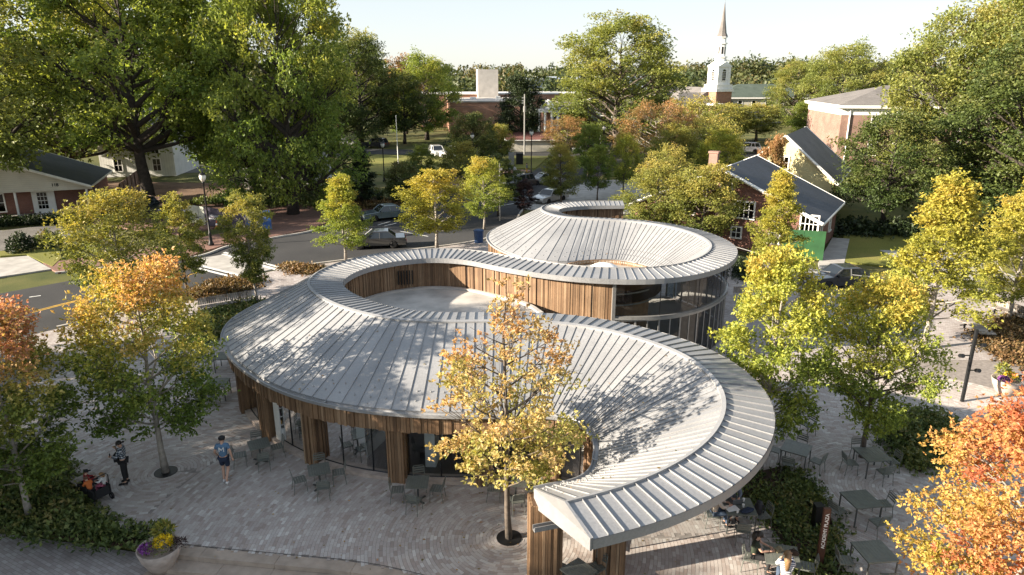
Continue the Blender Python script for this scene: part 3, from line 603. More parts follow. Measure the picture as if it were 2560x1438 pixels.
leaf_mat('leaf_oak', [(0.100, 0.165, 0.042), (0.175, 0.250, 0.058), (0.280, 0.330, 0.080), (0.385, 0.350, 0.090)], -.08, .35, .65, .5)
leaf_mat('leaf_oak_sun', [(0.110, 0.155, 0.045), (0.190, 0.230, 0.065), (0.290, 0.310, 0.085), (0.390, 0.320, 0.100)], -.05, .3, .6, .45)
leaf_mat('leaf_shaded', [(0.035, 0.06, 0.018), (0.065, 0.10, 0.028), (0.115, 0.145, 0.038), (0.17, 0.165, 0.045)], -.08, .35, .65, .35)  # shade put into the leaf colour: a darker copy of the oak leaves
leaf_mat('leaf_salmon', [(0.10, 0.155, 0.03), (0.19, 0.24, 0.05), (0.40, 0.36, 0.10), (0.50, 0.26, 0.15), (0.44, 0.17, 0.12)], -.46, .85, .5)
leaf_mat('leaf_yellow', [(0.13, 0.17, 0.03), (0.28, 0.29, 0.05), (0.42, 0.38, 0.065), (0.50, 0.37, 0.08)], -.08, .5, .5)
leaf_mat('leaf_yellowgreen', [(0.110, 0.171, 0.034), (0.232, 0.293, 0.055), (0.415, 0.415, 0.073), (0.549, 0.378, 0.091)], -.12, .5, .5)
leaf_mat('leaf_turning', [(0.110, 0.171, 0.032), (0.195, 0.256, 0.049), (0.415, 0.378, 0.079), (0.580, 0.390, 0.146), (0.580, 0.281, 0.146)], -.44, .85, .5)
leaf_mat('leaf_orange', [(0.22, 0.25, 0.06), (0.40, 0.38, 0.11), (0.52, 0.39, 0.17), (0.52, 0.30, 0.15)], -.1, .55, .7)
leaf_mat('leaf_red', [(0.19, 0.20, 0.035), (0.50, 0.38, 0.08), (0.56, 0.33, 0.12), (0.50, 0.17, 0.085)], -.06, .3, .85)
leaf_mat('leaf_olive', [(0.098, 0.134, 0.034), (0.183, 0.220, 0.055), (0.329, 0.317, 0.079), (0.439, 0.329, 0.091)], -.08, .45, .5)
leaf_mat('leaf_brown', [(0.098, 0.110, 0.037), (0.195, 0.171, 0.061), (0.329, 0.220, 0.091), (0.403, 0.220, 0.104)], .0, .3, .7)
leaf_mat('leaf_evergreen', [(0.012, 0.024, 0.009), (0.025, 0.042, 0.015), (0.05, 0.068, 0.022)], 0, .3, .5, .15)
leaf_mat('leaf_plum', [(0.02, 0.012, 0.014), (0.04, 0.02, 0.022), (0.07, 0.04, 0.03)], 0, .3, .5, .2)
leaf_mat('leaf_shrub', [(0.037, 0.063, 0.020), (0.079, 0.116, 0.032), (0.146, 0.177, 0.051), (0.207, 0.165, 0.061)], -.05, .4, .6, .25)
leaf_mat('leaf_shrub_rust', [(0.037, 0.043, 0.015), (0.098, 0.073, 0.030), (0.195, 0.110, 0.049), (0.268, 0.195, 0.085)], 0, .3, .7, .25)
leaf_mat('leaf_far', [(0.032, 0.05, 0.022), (0.055, 0.078, 0.03), (0.095, 0.105, 0.038), (0.15, 0.115, 0.05)], -.12, .2, .7, .3)
plain('bark', (0.105, 0.085, 0.068), 0.95, 0, 0.4, 6, 0.6); plain('bark_pale', (0.26, 0.235, 0.205), 0.9, 0, 0.3, 5, 0.4); plain('bark_dark', (0.045, 0.036, 0.03), 0.95, 0, 0.4, 4, 0.6)

def leaves(P, cl, ht, rng, size, out=None, droop=0.15, per=1, spread=1.0, aspect=0.55):
    """P (n,3) sprig points -> per pointed leaves fanning from each; returns V, F, lc"""
    n = len(P) * per; P = np.repeat(P, per, 0); cl = np.repeat(cl, per); ht = np.repeat(ht, per)
    d = rng.normal(size=(n, 3)); d[:, 2] -= droop
    if out is not None: d += np.repeat(out, per, 0) * 0.7
    d /= np.linalg.norm(d, axis=1)[:, None] + 1e-9
    up = rng.normal(size=(n, 3)) * 0.7; up[:, 2] += 0.9
    s = np.cross(d, up); s /= np.linalg.norm(s, axis=1)[:, None] + 1e-9; nn = np.cross(s, d)
    L = size * rng.uniform(.6, 1.35, n)[:, None]; w = L * aspect * 0.5
    fold = rng.uniform(.05, .3, n)[:, None] * L
    V = np.empty((n, 4, 3)); V[:, 0] = P; V[:, 1] = P + d * L * .5 + s * w + nn * fold * .5; V[:, 2] = P + d * L; V[:, 3] = P + d * L * .5 - s * w + nn * fold * .5
    r_ = rng.random(n); lc = np.repeat(np.stack([r_, cl, ht, np.ones(n)], 1), 4, 0)
    return V.reshape(-1, 3), np.arange(n * 4).reshape(n, 4), lc
def envelope(t, kind):
    if kind == 'oval': return max(.08, math.sin(math.pi * min(1, (t * .86 + .12))) ** .75)
    if kind == 'cone': return max(.06, (1 - t) ** .8 * min(1, t * 5 + .45))
    if kind == 'vase': return max(.1, min(1, t * 1.3 + .25) * (1 - max(0, t - .75) * 2.6))
    return max(.12, math.sqrt(max(0, 1 - (2 * t - .85) ** 2 / 1.35)))       # round
def gen_tree(seed, H, cb, Rr, kind='oval', n1=26, n2=9, npt=26, leaf=.16, per=3, top=.9, tr=.11, lump=.26, bare=0.0, flat=.62, sides=5):
    rng = np.random.default_rng(seed); rd = random.Random(seed); mb = MB()
    wob = lambda k: Vector((rd.uniform(-k, k), rd.uniform(-k, k), 0))
    T = [Vector((0, 0, -.1))]; nseg = 8
    for i in range(1, nseg + 1): T.append(Vector((T[-1].x, T[-1].y, H * top * i / nseg)) + wob(H * .008))
    rad = [tr * (1.35 if i == 0 else 1) * (1 - .9 * i / nseg) + .012 for i in range(nseg + 1)]
    mb.tube(T, rad, sides + 2)
    def on_trunk(z):
        k = min(nseg - 1, max(0, int(z / (H * top) * nseg))); f = min(1, max(0, (z - T[k].z) / (T[k + 1].z - T[k].z + 1e-6))); return T[k].lerp(T[k + 1], f), rad[k] * (1 - f) + rad[k + 1] * f
    P = []; CL = []; HT = []; OUT = []
    for i in range(n1):
        t = (i + rd.uniform(.1, .9)) / n1; az = i * 2.39996 + rd.uniform(-.5, .5); e = envelope(t, kind) * Rr
        rr = e * rd.uniform(.42, .82); zc = H * (cb + (1 - cb) * t) - .04 * H * rd.random()
        c = Vector((rr * math.cos(az), rr * math.sin(az), zc))
        za = min(H * top * .97, max(H * cb * .75, zc - rr * rd.uniform(.55, 1.0))); a, ra = on_trunk(za)
        m1 = a.lerp(c, .5) + wob(rr * .1) + Vector((0, 0, -rr * .06)); rl = min(ra * .75, tr * .42 * (.45 + rr / Rr))
        limb = [a, a.lerp(m1, .5), m1, m1.lerp(c, .55) + wob(rr * .05), c]
        mb.tube(limb, [rl, rl * .85, rl * .65, rl * .45, rl * .22], sides, cap=False)
        ccl = rd.random()
        for j in range(n2):
            dv_ = Vector((rd.gauss(0, 1), rd.gauss(0, 1), rd.gauss(0, .8))).normalized() * Rr * lump * rd.uniform(.35, 1.15)
            s_ = c + dv_ + Vector((c.x, c.y, 0)).normalized() * Rr * .05 if rr > .01 else c + dv_
            b0 = limb[rd.choice((2, 3, 3, 4))]; mid = b0.lerp(s_, .5) + wob(Rr * .02)
            mb.tube([b0, mid, s_], [rl * .3, rl * .2, max(.006, rl * .07)], 3, cap=False)
            if rd.random() < bare * (0.15 + 1.4 * t): continue
            sp = Rr * lump * .30
            Q = rng.normal(size=(npt, 3)) * [sp, sp, sp * flat] + np.array(s_)
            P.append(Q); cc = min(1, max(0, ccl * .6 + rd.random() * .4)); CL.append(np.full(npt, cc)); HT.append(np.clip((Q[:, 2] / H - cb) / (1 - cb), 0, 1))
            o_ = np.array([s_.x, s_.y, (s_.z - H * .5) * .6]); OUT.append(np.repeat((o_ / (np.linalg.norm(o_) + 1e-6))[None], npt, 0))
    V, F, lc = leaves(np.vstack(P), np.concatenate(CL), np.concatenate(HT), rng, leaf, np.vstack(OUT), per=per)
    wood = bpy.data.meshes.new('trunk'); wood.from_pydata(mb.v, [], mb.f); wood.polygons.foreach_set('use_smooth', [True] * len(mb.f)); wood.materials.append(MATS['bark'])
    lm = np_mesh('crown', V, F, None, lc); lm.materials.append(MATS['leaf_green'])
    return wood, lm, H, Rr
TK = {}
TK['young1'] = gen_tree(11, 8, .27, 2.3, 'oval', 34, 10, 24, .115, 4, .93, .09)
TK['young2'] = gen_tree(12, 8, .25, 2.2, 'cone', 38, 9, 24, .115, 4, .93, .09)
TK['young3'] = gen_tree(13, 8, .28, 2.5, 'oval', 32, 11, 22, .12, 4, .92, .10, .28)
TK['sparse'] = gen_tree(14, 8, .30, 2.2, 'oval', 46, 10, 13, .115, 4, .97, .08, .24, .56)
TK['vase'] = gen_tree(35, 7, .28, 1.7, 'vase', 44, 9, 20, .10, 4, .8, .07, .24)
TK['narrow'] = gen_tree(16, 8, .22, 1.6, 'oval', 30, 9, 24, .115, 4, .93, .08, .3)
TK['fine'] = gen_tree(17, 8, .25, 2.5, 'oval', 40, 11, 28, .088, 5, .93, .10, .25)
TK['oak1'] = gen_tree(21, 22, .12, 9.5, 'round', 54, 14, 28, .30, 3, .72, .55, .20, 0, .55, 6)
TK['oak2'] = gen_tree(22, 22, .14, 8.5, 'round', 50, 14, 28, .30, 3, .78, .5, .22, 0, .55, 6)
TK['oak3'] = gen_tree(23, 20, .17, 9.0, 'round', 48, 13, 28, .30, 3, .7, .5, .21, 0, .55, 6)
TK['oak4'] = gen_tree(41, 22, .30, 9.0, 'round', 44, 13, 27, .30, 3, .74, .55, .21, 0, .55, 6)
TK['shade1'] = gen_tree(24, 14, .28, 5.2, 'oval', 36, 11, 24, .26, 3, .85, .28, .25)
TK['shade2'] = gen_tree(25, 14, .26, 5.6, 'round', 36, 11, 24, .26, 3, .8, .30, .25)
TK['airy'] = gen_tree(26, 12, .30, 5.5, 'round', 40, 11, 16, .24, 3, .75, .22, .24, .15)
TK['dense'] = gen_tree(27, 10, .08, 4.2, 'oval', 42, 11, 26, .22, 3, .9, .25, .25)
TK['conifer'] = gen_tree(28, 9, .05, 2.4, 'cone', 40, 8, 26, .18, 3, .97, .16, .22, 0, .45)
TK['round_bush'] = gen_tree(29, 7, .12, 3.6, 'round', 38, 11, 26, .17, 3, .85, .2, .26)
def tree(name, kind, x, y, h, w, leafm, label, barkm='bark', rz=None, group=None, z=0.0):
    """h height, w crown width; the crown and wood meshes are shared between trees of a kind"""
    wood, lm, H, Rr = TK[kind]; e = empty(name, (x, y, z), rnd.uniform(0, 6.28) if rz is None else rz, label, 'tree', group)
    for nm, me, mat in (('trunk', wood, barkm), ('crown', lm, leafm)):
        o = bpy.data.objects.new(nm, me); link(o, e); o.scale = (w / (2 * Rr), w / (2 * Rr), h / H)
        o.material_slots[0].link = 'OBJECT'; o.material_slots[0].material = MATS[mat]
    return e
# plaza trees
PT = 'young trees planted on the plaza'
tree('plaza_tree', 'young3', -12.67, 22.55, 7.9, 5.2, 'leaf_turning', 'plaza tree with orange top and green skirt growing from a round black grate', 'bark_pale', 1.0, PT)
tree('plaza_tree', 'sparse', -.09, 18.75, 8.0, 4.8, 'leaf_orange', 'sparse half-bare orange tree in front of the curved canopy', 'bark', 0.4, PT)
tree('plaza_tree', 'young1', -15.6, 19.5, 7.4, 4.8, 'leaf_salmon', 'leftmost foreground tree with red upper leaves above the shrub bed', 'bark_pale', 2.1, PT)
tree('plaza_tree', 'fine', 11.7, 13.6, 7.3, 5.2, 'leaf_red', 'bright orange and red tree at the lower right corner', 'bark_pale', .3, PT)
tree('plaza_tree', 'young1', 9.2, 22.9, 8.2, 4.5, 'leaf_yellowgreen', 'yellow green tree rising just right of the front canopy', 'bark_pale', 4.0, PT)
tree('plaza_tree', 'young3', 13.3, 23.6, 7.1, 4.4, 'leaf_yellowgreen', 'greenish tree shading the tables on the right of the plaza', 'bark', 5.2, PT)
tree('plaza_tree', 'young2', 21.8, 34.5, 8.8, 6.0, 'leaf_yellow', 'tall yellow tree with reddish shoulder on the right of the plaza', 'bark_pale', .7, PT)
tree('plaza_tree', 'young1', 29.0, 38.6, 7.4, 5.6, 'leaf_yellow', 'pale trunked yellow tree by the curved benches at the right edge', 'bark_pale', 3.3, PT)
tree('plaza_tree', 'young2', 18.5, 48.0, 7.3, 4.2, 'leaf_yellow', 'slim bright yellow tree in front of the brick house', 'bark_pale', 1.4, PT)
tree('street_tree', 'young3', -22.6, 39.2, 7.6, 6.6, 'leaf_olive', 'broad olive yellow tree on the street side of the left plaza', 'bark_pale', .2, 'trees along the street')
tree('street_tree', 'narrow', -21.0, 43.2, 6.6, 3.0, 'leaf_olive', 'narrow dark green tree just behind the broad olive tree', 'bark', 2.2, 'trees along the street')
tree('street_tree', 'vase', -15.9, 41.6, 7.0, 3.4, 'leaf_olive', 'lone vase shaped tree with thin straight trunk near the crosswalk', 'bark_pale', 2.9, 'trees along the street')
tree('street_tree', 'young2', -12.9, 52.6, 6.4, 4.8, 'leaf_yellowgreen', 'yellow tree with rusty flank left of the parked silver sedan', 'bark_pale', 5.0, 'trees along the street')
tree('street_tree', 'young1', -6.2, 56.4, 6.5, 6.4, 'leaf_yellow', 'bright yellow tree directly behind the ring of the pavilion', 'bark_pale', .9, 'trees along the street')
tree('street_tree', 'young3', -2.6, 64.4, 6.5, 4.6, 'leaf_yellowgreen', 'green yellow tree right of the bright yellow one behind the ring', 'bark_pale', 4.4, 'trees along the street')
tree('street_tree', 'narrow', -1.4, 71, 5.9, 4.6, 'leaf_shaded', 'dark leafy tree behind the green yellow tree beside the lamp', 'bark', 1.9, 'trees along the street')
tree('street_tree', 'fine', 5.4, 77, 6.3, 5.0, 'leaf_olive', 'olive rounded tree left of the two green street trees', 'bark', 3.8, 'trees along the street')
tree('street_tree', 'young1', 9.7, 79.2, 6.2, 4.0, 'leaf_green', 'fresh green street tree, middle of the three behind the far roof', 'bark', .5, 'trees along the street')
tree('street_tree', 'young3', 13.1, 82.4, 7.1, 4.2, 'leaf_yellowgreen', 'light green street tree beside the pale pavement', 'bark', 2.5, 'trees along the street')
tree('street_tree', 'young3', 11.9, 57.8, 6.8, 6.4, 'leaf_olive', 'loose green tree behind the far ring of the pavilion', 'bark', 2.2, 'trees along the street')
tree('street_tree', 'young3', 15.4, 55.5, 6.9, 6.8, 'leaf_olive', 'olive orange tree against the brick gable wall', 'bark', 1.1, 'trees along the street')
tree('plum_tree', 'narrow', 1.2, 70.5, 3.6, 2.2, 'leaf_plum', 'small dark purple tree left of the far roof', 'bark_dark', 1)
tree('street_tree', 'young3', -6.2, 85, 6.0, 5.6, 'leaf_olive', 'olive street tree across the road from the bright yellow tree', 'bark', .8, 'trees along the street')
tree('street_tree', 'young1', 10.5, 97, 7.2, 5.6, 'leaf_green', 'green street tree behind the middle street tree', 'bark', 1.8, 'trees along the street')
tree('street_tree', 'fine', -11.5, 90, 5.0, 4.6, 'leaf_green', 'low green tree at the near edge of the sunny lawn', 'bark', 2.8, 'trees along the street')
tree('street_tree', 'airy', 26, 93, 8.2, 8.5, 'leaf_olive', 'airy olive tree behind the orange tinged tree', 'bark', 3.8, 'trees along the street')
# the big crowns on the left
BO = 'tall oaks on the left beyond the street'
tree('oak_tree', 'oak4', -52, 64, 25, 25, 'leaf_oak_sun', 'huge sunlit oak spreading over the house at the left edge', 'bark_dark', .3, BO)
tree('oak_tree', 'oak4', -38.7, 74, 27, 23, 'leaf_oak', 'huge dark oak with thick trunk behind the black pickup', 'bark_dark', 1.7, BO)
tree('oak_tree', 'oak3', -30, 82, 27, 21, 'leaf_oak', 'tall oak rising behind the banner fence lamp post', 'bark_dark', 3.0, BO)
tree('oak_tree', 'oak1', -22.6, 71.5, 24, 17, 'leaf_oak', 'rightmost big oak with forked trunk beside the brick corner', 'bark_dark', 4.2, BO)
tree('oak_tree', 'oak2', -58, 92, 30, 26, 'leaf_oak_sun', 'pale green oak behind the left house', 'bark_dark', 2.0, BO)
tree('oak_tree', 'oak3', -62, 122, 30, 24, 'leaf_oak_sun', 'background oak with thin top between the left oaks', 'bark_dark', .9, BO)
tree('red_tree', 'airy', -26, 91, 10, 7, 'leaf_brown', 'rusty leaved tree showing behind the rightmost big oak', 'bark_dark', .6)
# middle distance, left of the tall steeple
MD = 'trees across the far road'
tree('shade_tree', 'oak2', -30, 142, 20, 18, 'leaf_shaded', 'big dark tree behind the dark parked car', 'bark_dark', 2.6, MD)
tree('shade_tree', 'shade2', -22, 146, 13, 12, 'leaf_shaded', 'dark rounded tree left of the white parked trucks', 'bark_dark', 4.6, MD)
tree('shade_tree', 'oak3', -18.5, 155, 17, 16, 'leaf_oak', 'broad tree behind the white parked trucks', 'bark_dark', 4.9, MD)
tree('shade_tree', 'airy', -25, 170, 17, 13, 'leaf_brown', 'brown topped tree left of the concrete tower', 'bark_dark', 4.9, MD)
tree('shade_tree', 'airy', -34, 162, 22, 15, 'leaf_oak_sun', 'airy light topped tree left of the skyline gap', 'bark_dark', 1.2, MD)
tree('magnolia_tree', 'dense', 1.6, 136, 13, 10, 'leaf_evergreen', 'very dark dense magnolia behind the utility pole', 'bark_dark', .2)
tree('holly_tree', 'round_bush', -6.2, 113, 7.6, 8.0, 'leaf_shrub', 'round grey green tree beside the white pickup', 'bark_dark', 1.1)
tree('holly_tree', 'round_bush', -2.2, 118, 5.6, 5, 'leaf_olive', 'smaller round tree between grey green tree and utility pole', 'bark_dark', 2.1)
tree('cedar_tree', 'conifer', -16.3, 76, 6.2, 4.6, 'leaf_evergreen', 'dark evergreen with layered branches left of the silver sedan', 'bark_dark', .5)
tree('holly_tree', 'round_bush', -12.0, 78, 4.4, 4.8, 'leaf_shrub', 'small grey green tree behind the silver sedan', 'bark_dark', 3.0)
tree('oak_tree', 'oak2', 18.5, 128, 22.5, 25, 'leaf_oak_sun', 'great sunlit oak standing alone left of the steeple', 'bark', .8)
tree('shade_tree', 'airy', 9.4, 121, 6.6, 8.4, 'leaf_brown', 'small brownish tree right of the utility pole', 'bark', 1.5, MD)
tree('shade_tree', 'airy', 21.0, 104, 9.6, 13, 'leaf_brown', 'wide brown green tree below the great lone oak', 'bark_pale', 2.7, MD)
tree('shade_tree', 'airy', 28.5, 110, 10, 12, 'leaf_olive', 'thinning olive tree below the church tower', 'bark_pale', 4.7, MD)
tree('shade_tree', 'shade1', 25.2, 86, 7.2, 6.5, 'leaf_yellowgreen', 'bright green tree left of the dark copper tree', 'bark', .3, MD)
tree('shade_tree', 'shade2', 20.5, 90, 7.6, 7, 'leaf_olive', 'low spreading tree behind the pale pavement', 'bark', 1.3, MD)
tree('shade_tree', 'airy', 16.2, 73, 6.6, 5.4, 'leaf_olive', 'orange tinged tree left of the brick house roof', 'bark', 1.9, MD)
tree('copper_tree', 'dense', 24.9, 67.5, 8.0, 3.6, 'leaf_brown', 'dark copper leaved tree before the yellow gable', 'bark_dark', 2.2)
tree('shade_tree', 'shade1', 45, 150, 7.4, 13, 'leaf_olive', 'leftmost clipped green tree before the long white building', 'bark', .3, MD)
tree('shade_tree', 'shade2', 52, 152, 7.4, 12, 'leaf_olive', 'middle green tree before the long white building', 'bark', 2.3, MD)
tree('shade_tree', 'shade1', 61, 146, 8.4, 11, 'leaf_oak', 'dark green tree beside the brick hip roof building', 'bark', 4.1, MD)
tree('shade_tree', 'oak3', 78, 172, 19.5, 22, 'leaf_oak_sun', 'rounded dark tree on the skyline behind the hip roof', 'bark', 1.0, MD)
tree('shade_tree', 'oak1', 74, 190, 16, 18, 'leaf_oak_sun', 'smaller skyline tree left of the hip roof ridge', 'bark', 2.0, MD)
# right-hand giants
RO = 'tall oaks on the right'
tree('oak_tree', 'oak3', 61, 82, 29, 24, 'leaf_oak_sun', 'towering sunlit oak at the upper right corner', 'bark', 2.4, RO)
tree('oak_tree', 'oak1', 49, 79, 20, 18, 'leaf_oak_sun', 'sunlit oak hiding the right of the hip roof building', 'bark', .2, RO)
tree('oak_tree', 'oak2', 46, 62, 17, 17, 'leaf_shaded', 'shaded dark oak between the brick house and the right edge', 'bark_dark', 3.6, RO)
tree('oak_tree', 'shade2', 34.6, 64.5, 10.4, 10, 'leaf_shaded', 'dark green tree overlapping the yellow gable house', 'bark_dark', 4.0, RO)
tree('oak_tree', 'oak3', 56, 58, 21, 17, 'leaf_oak_sun', 'rightmost oak leaning in at the frame edge', 'bark', 5.6, RO)
tree('street_tree', 'young3', 34.6, 44, 8.4, 6.0, 'leaf_yellow', 'yellow tree cut off by the right frame edge', 'bark_pale', 1.0, PT)
# unseen trees left of frame, several added, all sized to shade plaza and roof
for i, (x, y, h, w) in enumerate(((-37, 13, 13, 13), (-33, 4, 14, 12), (-46, 22, 15, 13), (-30, 20.5, 9.5, 8), (-50, 5, 17, 15), (-41, -4, 16, 13), (-20.5, 18.6, 7.0, 5.2), (-25.5, 25.3, 11.5, 7.6), (-29.5, 31.5, 13, 8.4), (-22.5, 14.5, 7.8, 6.5), (-29, 17, 10.3, 7.5), (-36, 27, 13.5, 8.5))):
    tree('shade_tree', ('shade1', 'shade2')[i % 2], x, y, h, w, 'leaf_oak', ('tall park tree', 'park tree nearest the street', 'broad park tree', 'low park tree', 'big park tree', 'rear park tree', 'small park tree nearest the plaza', 'small park tree by the walk', 'small park tree by the kerb', 'slim park tree', 'leafy park tree', 'outer park tree')[i] + ' beyond the left edge, unseen, placed for shade', 'bark', i * 1.3, 'unseen shade trees left of the view')
# far wood on the horizon: one mass of crowns
rng = np.random.default_rng(5); Pn = []; cl = []; ht = []
def far_wood(x0, x1, y0, y1, n, h0, h1):
    for _ in range(n):
        x, y = rng.uniform(x0, x1), rng.uniform(y0, y1); h = rng.uniform(h0, h1); w = rng.uniform(4.0, 7.5); c = rng.random()
        k = 300; u = rng.normal(size=(k, 3)); u /= np.linalg.norm(u, axis=1)[:, None]; u *= rng.uniform(.75, 1.05, k)[:, None]
        lum = 1 + .18 * np.sin(u[:, 0] * 5 + c * 9) * np.cos(u[:, 2] * 6 + c * 5)
        Q = np.stack([x + u[:, 0] * w * lum, y + u[:, 1] * w * lum, h * .62 + u[:, 2] * h * .38 * lum], 1); Pn.append(Q); cl.append(np.full(k, c)); ht.append(np.clip(Q[:, 2] / h, 0, 1))
far_wood(-230, 230, 300, 420, 250, 13, 18); far_wood(-120, 60, 205, 300, 110, 11, 15); far_wood(70, 260, 230, 320, 110, 12, 16); far_wood(95, 190, 300, 400, 90, 16, 21); far_wood(-150, 330, 480, 560, 130, 16, 20); far_wood(-170, -60, 110, 240, 70, 14, 20); far_wood(110, 220, 100, 230, 60, 14, 20)
far_wood(8, 75, 225, 290, 70, 12, 15)
Pn = np.vstack(Pn); V, F, lc = leaves(Pn, np.concatenate(cl), np.concatenate(ht), rng, 1.25, None, .3, 1, aspect=.8)
me = np_mesh('distant_wood', V, F, None, lc); me.materials.append(MATS['leaf_far']); o = link(bpy.data.objects.new('distant_wood', me)); tag(o, 'dense mixed woodland along the horizon', 'woodland', None, 'stuff')
# ground cover and shrubs in the beds
def cover(name, poly, n, h, leafm, label, size=.16, seed=1, sp=.28):
    rng = np.random.default_rng(seed); P = []; cl = []; ht = []
    xs = [p[0] for p in poly]; ys = [p[1] for p in poly]
    k = 0
    while k < n:
        x, y = rng.uniform(min(xs), max(xs)), rng.uniform(min(ys), max(ys))
        if not inside((x, y), poly): continue
        k += 1; hh = h * rng.uniform(.45, 1.15); c = rng.random(); m_ = 46
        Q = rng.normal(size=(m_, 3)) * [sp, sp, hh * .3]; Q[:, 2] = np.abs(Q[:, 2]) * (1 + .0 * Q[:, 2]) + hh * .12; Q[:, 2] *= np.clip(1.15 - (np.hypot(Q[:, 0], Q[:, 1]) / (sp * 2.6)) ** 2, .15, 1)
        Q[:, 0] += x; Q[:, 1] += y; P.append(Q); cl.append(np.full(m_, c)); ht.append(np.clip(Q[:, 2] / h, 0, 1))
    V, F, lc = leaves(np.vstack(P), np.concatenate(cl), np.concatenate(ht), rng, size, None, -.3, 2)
    me = np_mesh(name, V, F, None, lc); me.materials.append(MATS[leafm]); o = link(bpy.data.objects.new(name, me)); return tag(o, label, 'shrubs', None, 'stuff')
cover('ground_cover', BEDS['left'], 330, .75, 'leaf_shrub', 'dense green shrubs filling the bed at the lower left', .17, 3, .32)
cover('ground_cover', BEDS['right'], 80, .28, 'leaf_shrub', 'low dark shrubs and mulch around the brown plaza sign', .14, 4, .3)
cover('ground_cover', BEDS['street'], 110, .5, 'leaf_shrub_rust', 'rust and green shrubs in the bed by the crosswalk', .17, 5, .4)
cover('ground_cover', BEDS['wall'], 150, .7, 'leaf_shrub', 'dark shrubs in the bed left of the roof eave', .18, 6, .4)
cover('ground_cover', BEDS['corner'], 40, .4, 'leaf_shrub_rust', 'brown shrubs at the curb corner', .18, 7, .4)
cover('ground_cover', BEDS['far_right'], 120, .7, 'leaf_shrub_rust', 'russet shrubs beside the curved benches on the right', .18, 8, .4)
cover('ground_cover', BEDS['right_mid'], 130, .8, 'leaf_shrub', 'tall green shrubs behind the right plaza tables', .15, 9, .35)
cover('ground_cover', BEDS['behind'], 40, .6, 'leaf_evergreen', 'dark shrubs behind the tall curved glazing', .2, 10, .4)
cover('hedge', [(-56, 66.5), (-44, 68.0), (-43.4, 66.9), (-56, 64.5)], 150, 1.0, 'leaf_evergreen', 'clipped dark hedge in front of the left house', .25, 11, .45)
cover('hedge', [(-43, 69.5), (-36, 71.5), (-36, 73), (-43, 71)], 70, 1.0, 'leaf_evergreen', 'shaded bushes between left house and pickup', .25, 12, .45)
cover('hedge', [(-36, 77), (-19, 74.5), (-15, 82), (-20, 90), (-33, 82)], 300, 1.0, 'leaf_shrub', 'green undergrowth below the big oaks behind the banner fence', .25, 16, .6)
cover('hedge', [(-12, 139), (6, 133.5), (6, 135.5), (-12, 141)], 110, 2.2, 'leaf_evergreen', 'dark hedge along the far road', .4, 13, .8)
cover('hedge', [(-18, 73.5), (-10, 76), (-10, 79), (-18, 77)], 90, .8, 'leaf_shrub_rust', 'brown low planting behind the silver sedan', .25, 14, .5)
cover('hedge', [(26.5, 62), (44, 60), (44, 63), (27, 65)], 120, 1.6, 'leaf_evergreen', 'dark hedge behind the right lawn', .35, 15, .6)
def bush(x, y, r, h, leafm, label, seed):
    rng = np.random.default_rng(seed); k = 900; u = rng.normal(size=(k, 3)); u /= np.linalg.norm(u, axis=1)[:, None]; u *= rng.uniform(.55, 1.03, k)[:, None]; u[:, 2] = np.abs(u[:, 2])
    lum = 1 + .12 * np.sin(u[:, 0] * 6 + seed) * np.cos(u[:, 1] * 5); Q = u * [r, r, h] * lum[:, None]; Q[:, 2] += .05
    V, F, lc = leaves(Q, .5 + .5 * np.sin(u[:, 0] * 4 + u[:, 2] * 3), np.clip(Q[:, 2] / h, 0, 1), rng, .2, u, 0, 2)
    e = empty('round_bush', (x, y, 0), 0, label, 'bush', 'round bushes'); me = np_mesh('foliage', V, F, None, lc); me.materials.append(MATS[leafm]); link(bpy.data.objects.new('foliage', me), e)
    part('stem', 'bark', e, lambda mb: mb.tube([(0, 0, -.1), (.02, 0, h * .5)], [.07, .03], 6))
bush(*(-40.03, 55.62), 1.0, 1.5, 'leaf_evergreen', 'left of the two round bushes on the shaded lawn', 1)
bush(*(-38.88, 57.27), 1.0, 1.3, 'leaf_shrub', 'right of the two round bushes on the shaded lawn', 2)
bush(2.4, 54.5, .9, 1.6, 'leaf_evergreen', 'dark bush behind the far eave of the pavilion', 3)
# leaves blown onto the roof, lying along the seams
rng = np.random.default_rng(31); Q = []
for _ in range(420):
    i = int(rng.integers(0, NS - 1)); f_ = rng.random() ** 1.6 * .95; g_ = rng.random(); p = (Ez[i] * (1 - g_) + Ez[i + 1] * g_) * (1 - f_) + (Fz[i] * (1 - g_) + Fz[i + 1] * g_) * f_; Q.append(p + np.array([0, 0, .012]))
Q = np.array(Q); V, F, lc = leaves(Q, rng.random(len(Q)), rng.random(len(Q)), rng, .1, None, 0, 1, aspect=.7); V = V.reshape(-1, 4, 3); V[:, :, 2] = Q[:, None, 2] + np.abs(V[:, :, 2] - Q[:, None, 2]) * .2; V = V.reshape(-1, 3)
me = np_mesh('roof_leaves', V, F, None, lc); me.materials.append(MATS['leaf_brown']); tag(link(bpy.data.objects.new('roof_leaves', me)), 'dry leaves blown onto the metal roof', 'leaves', None, 'stuff')

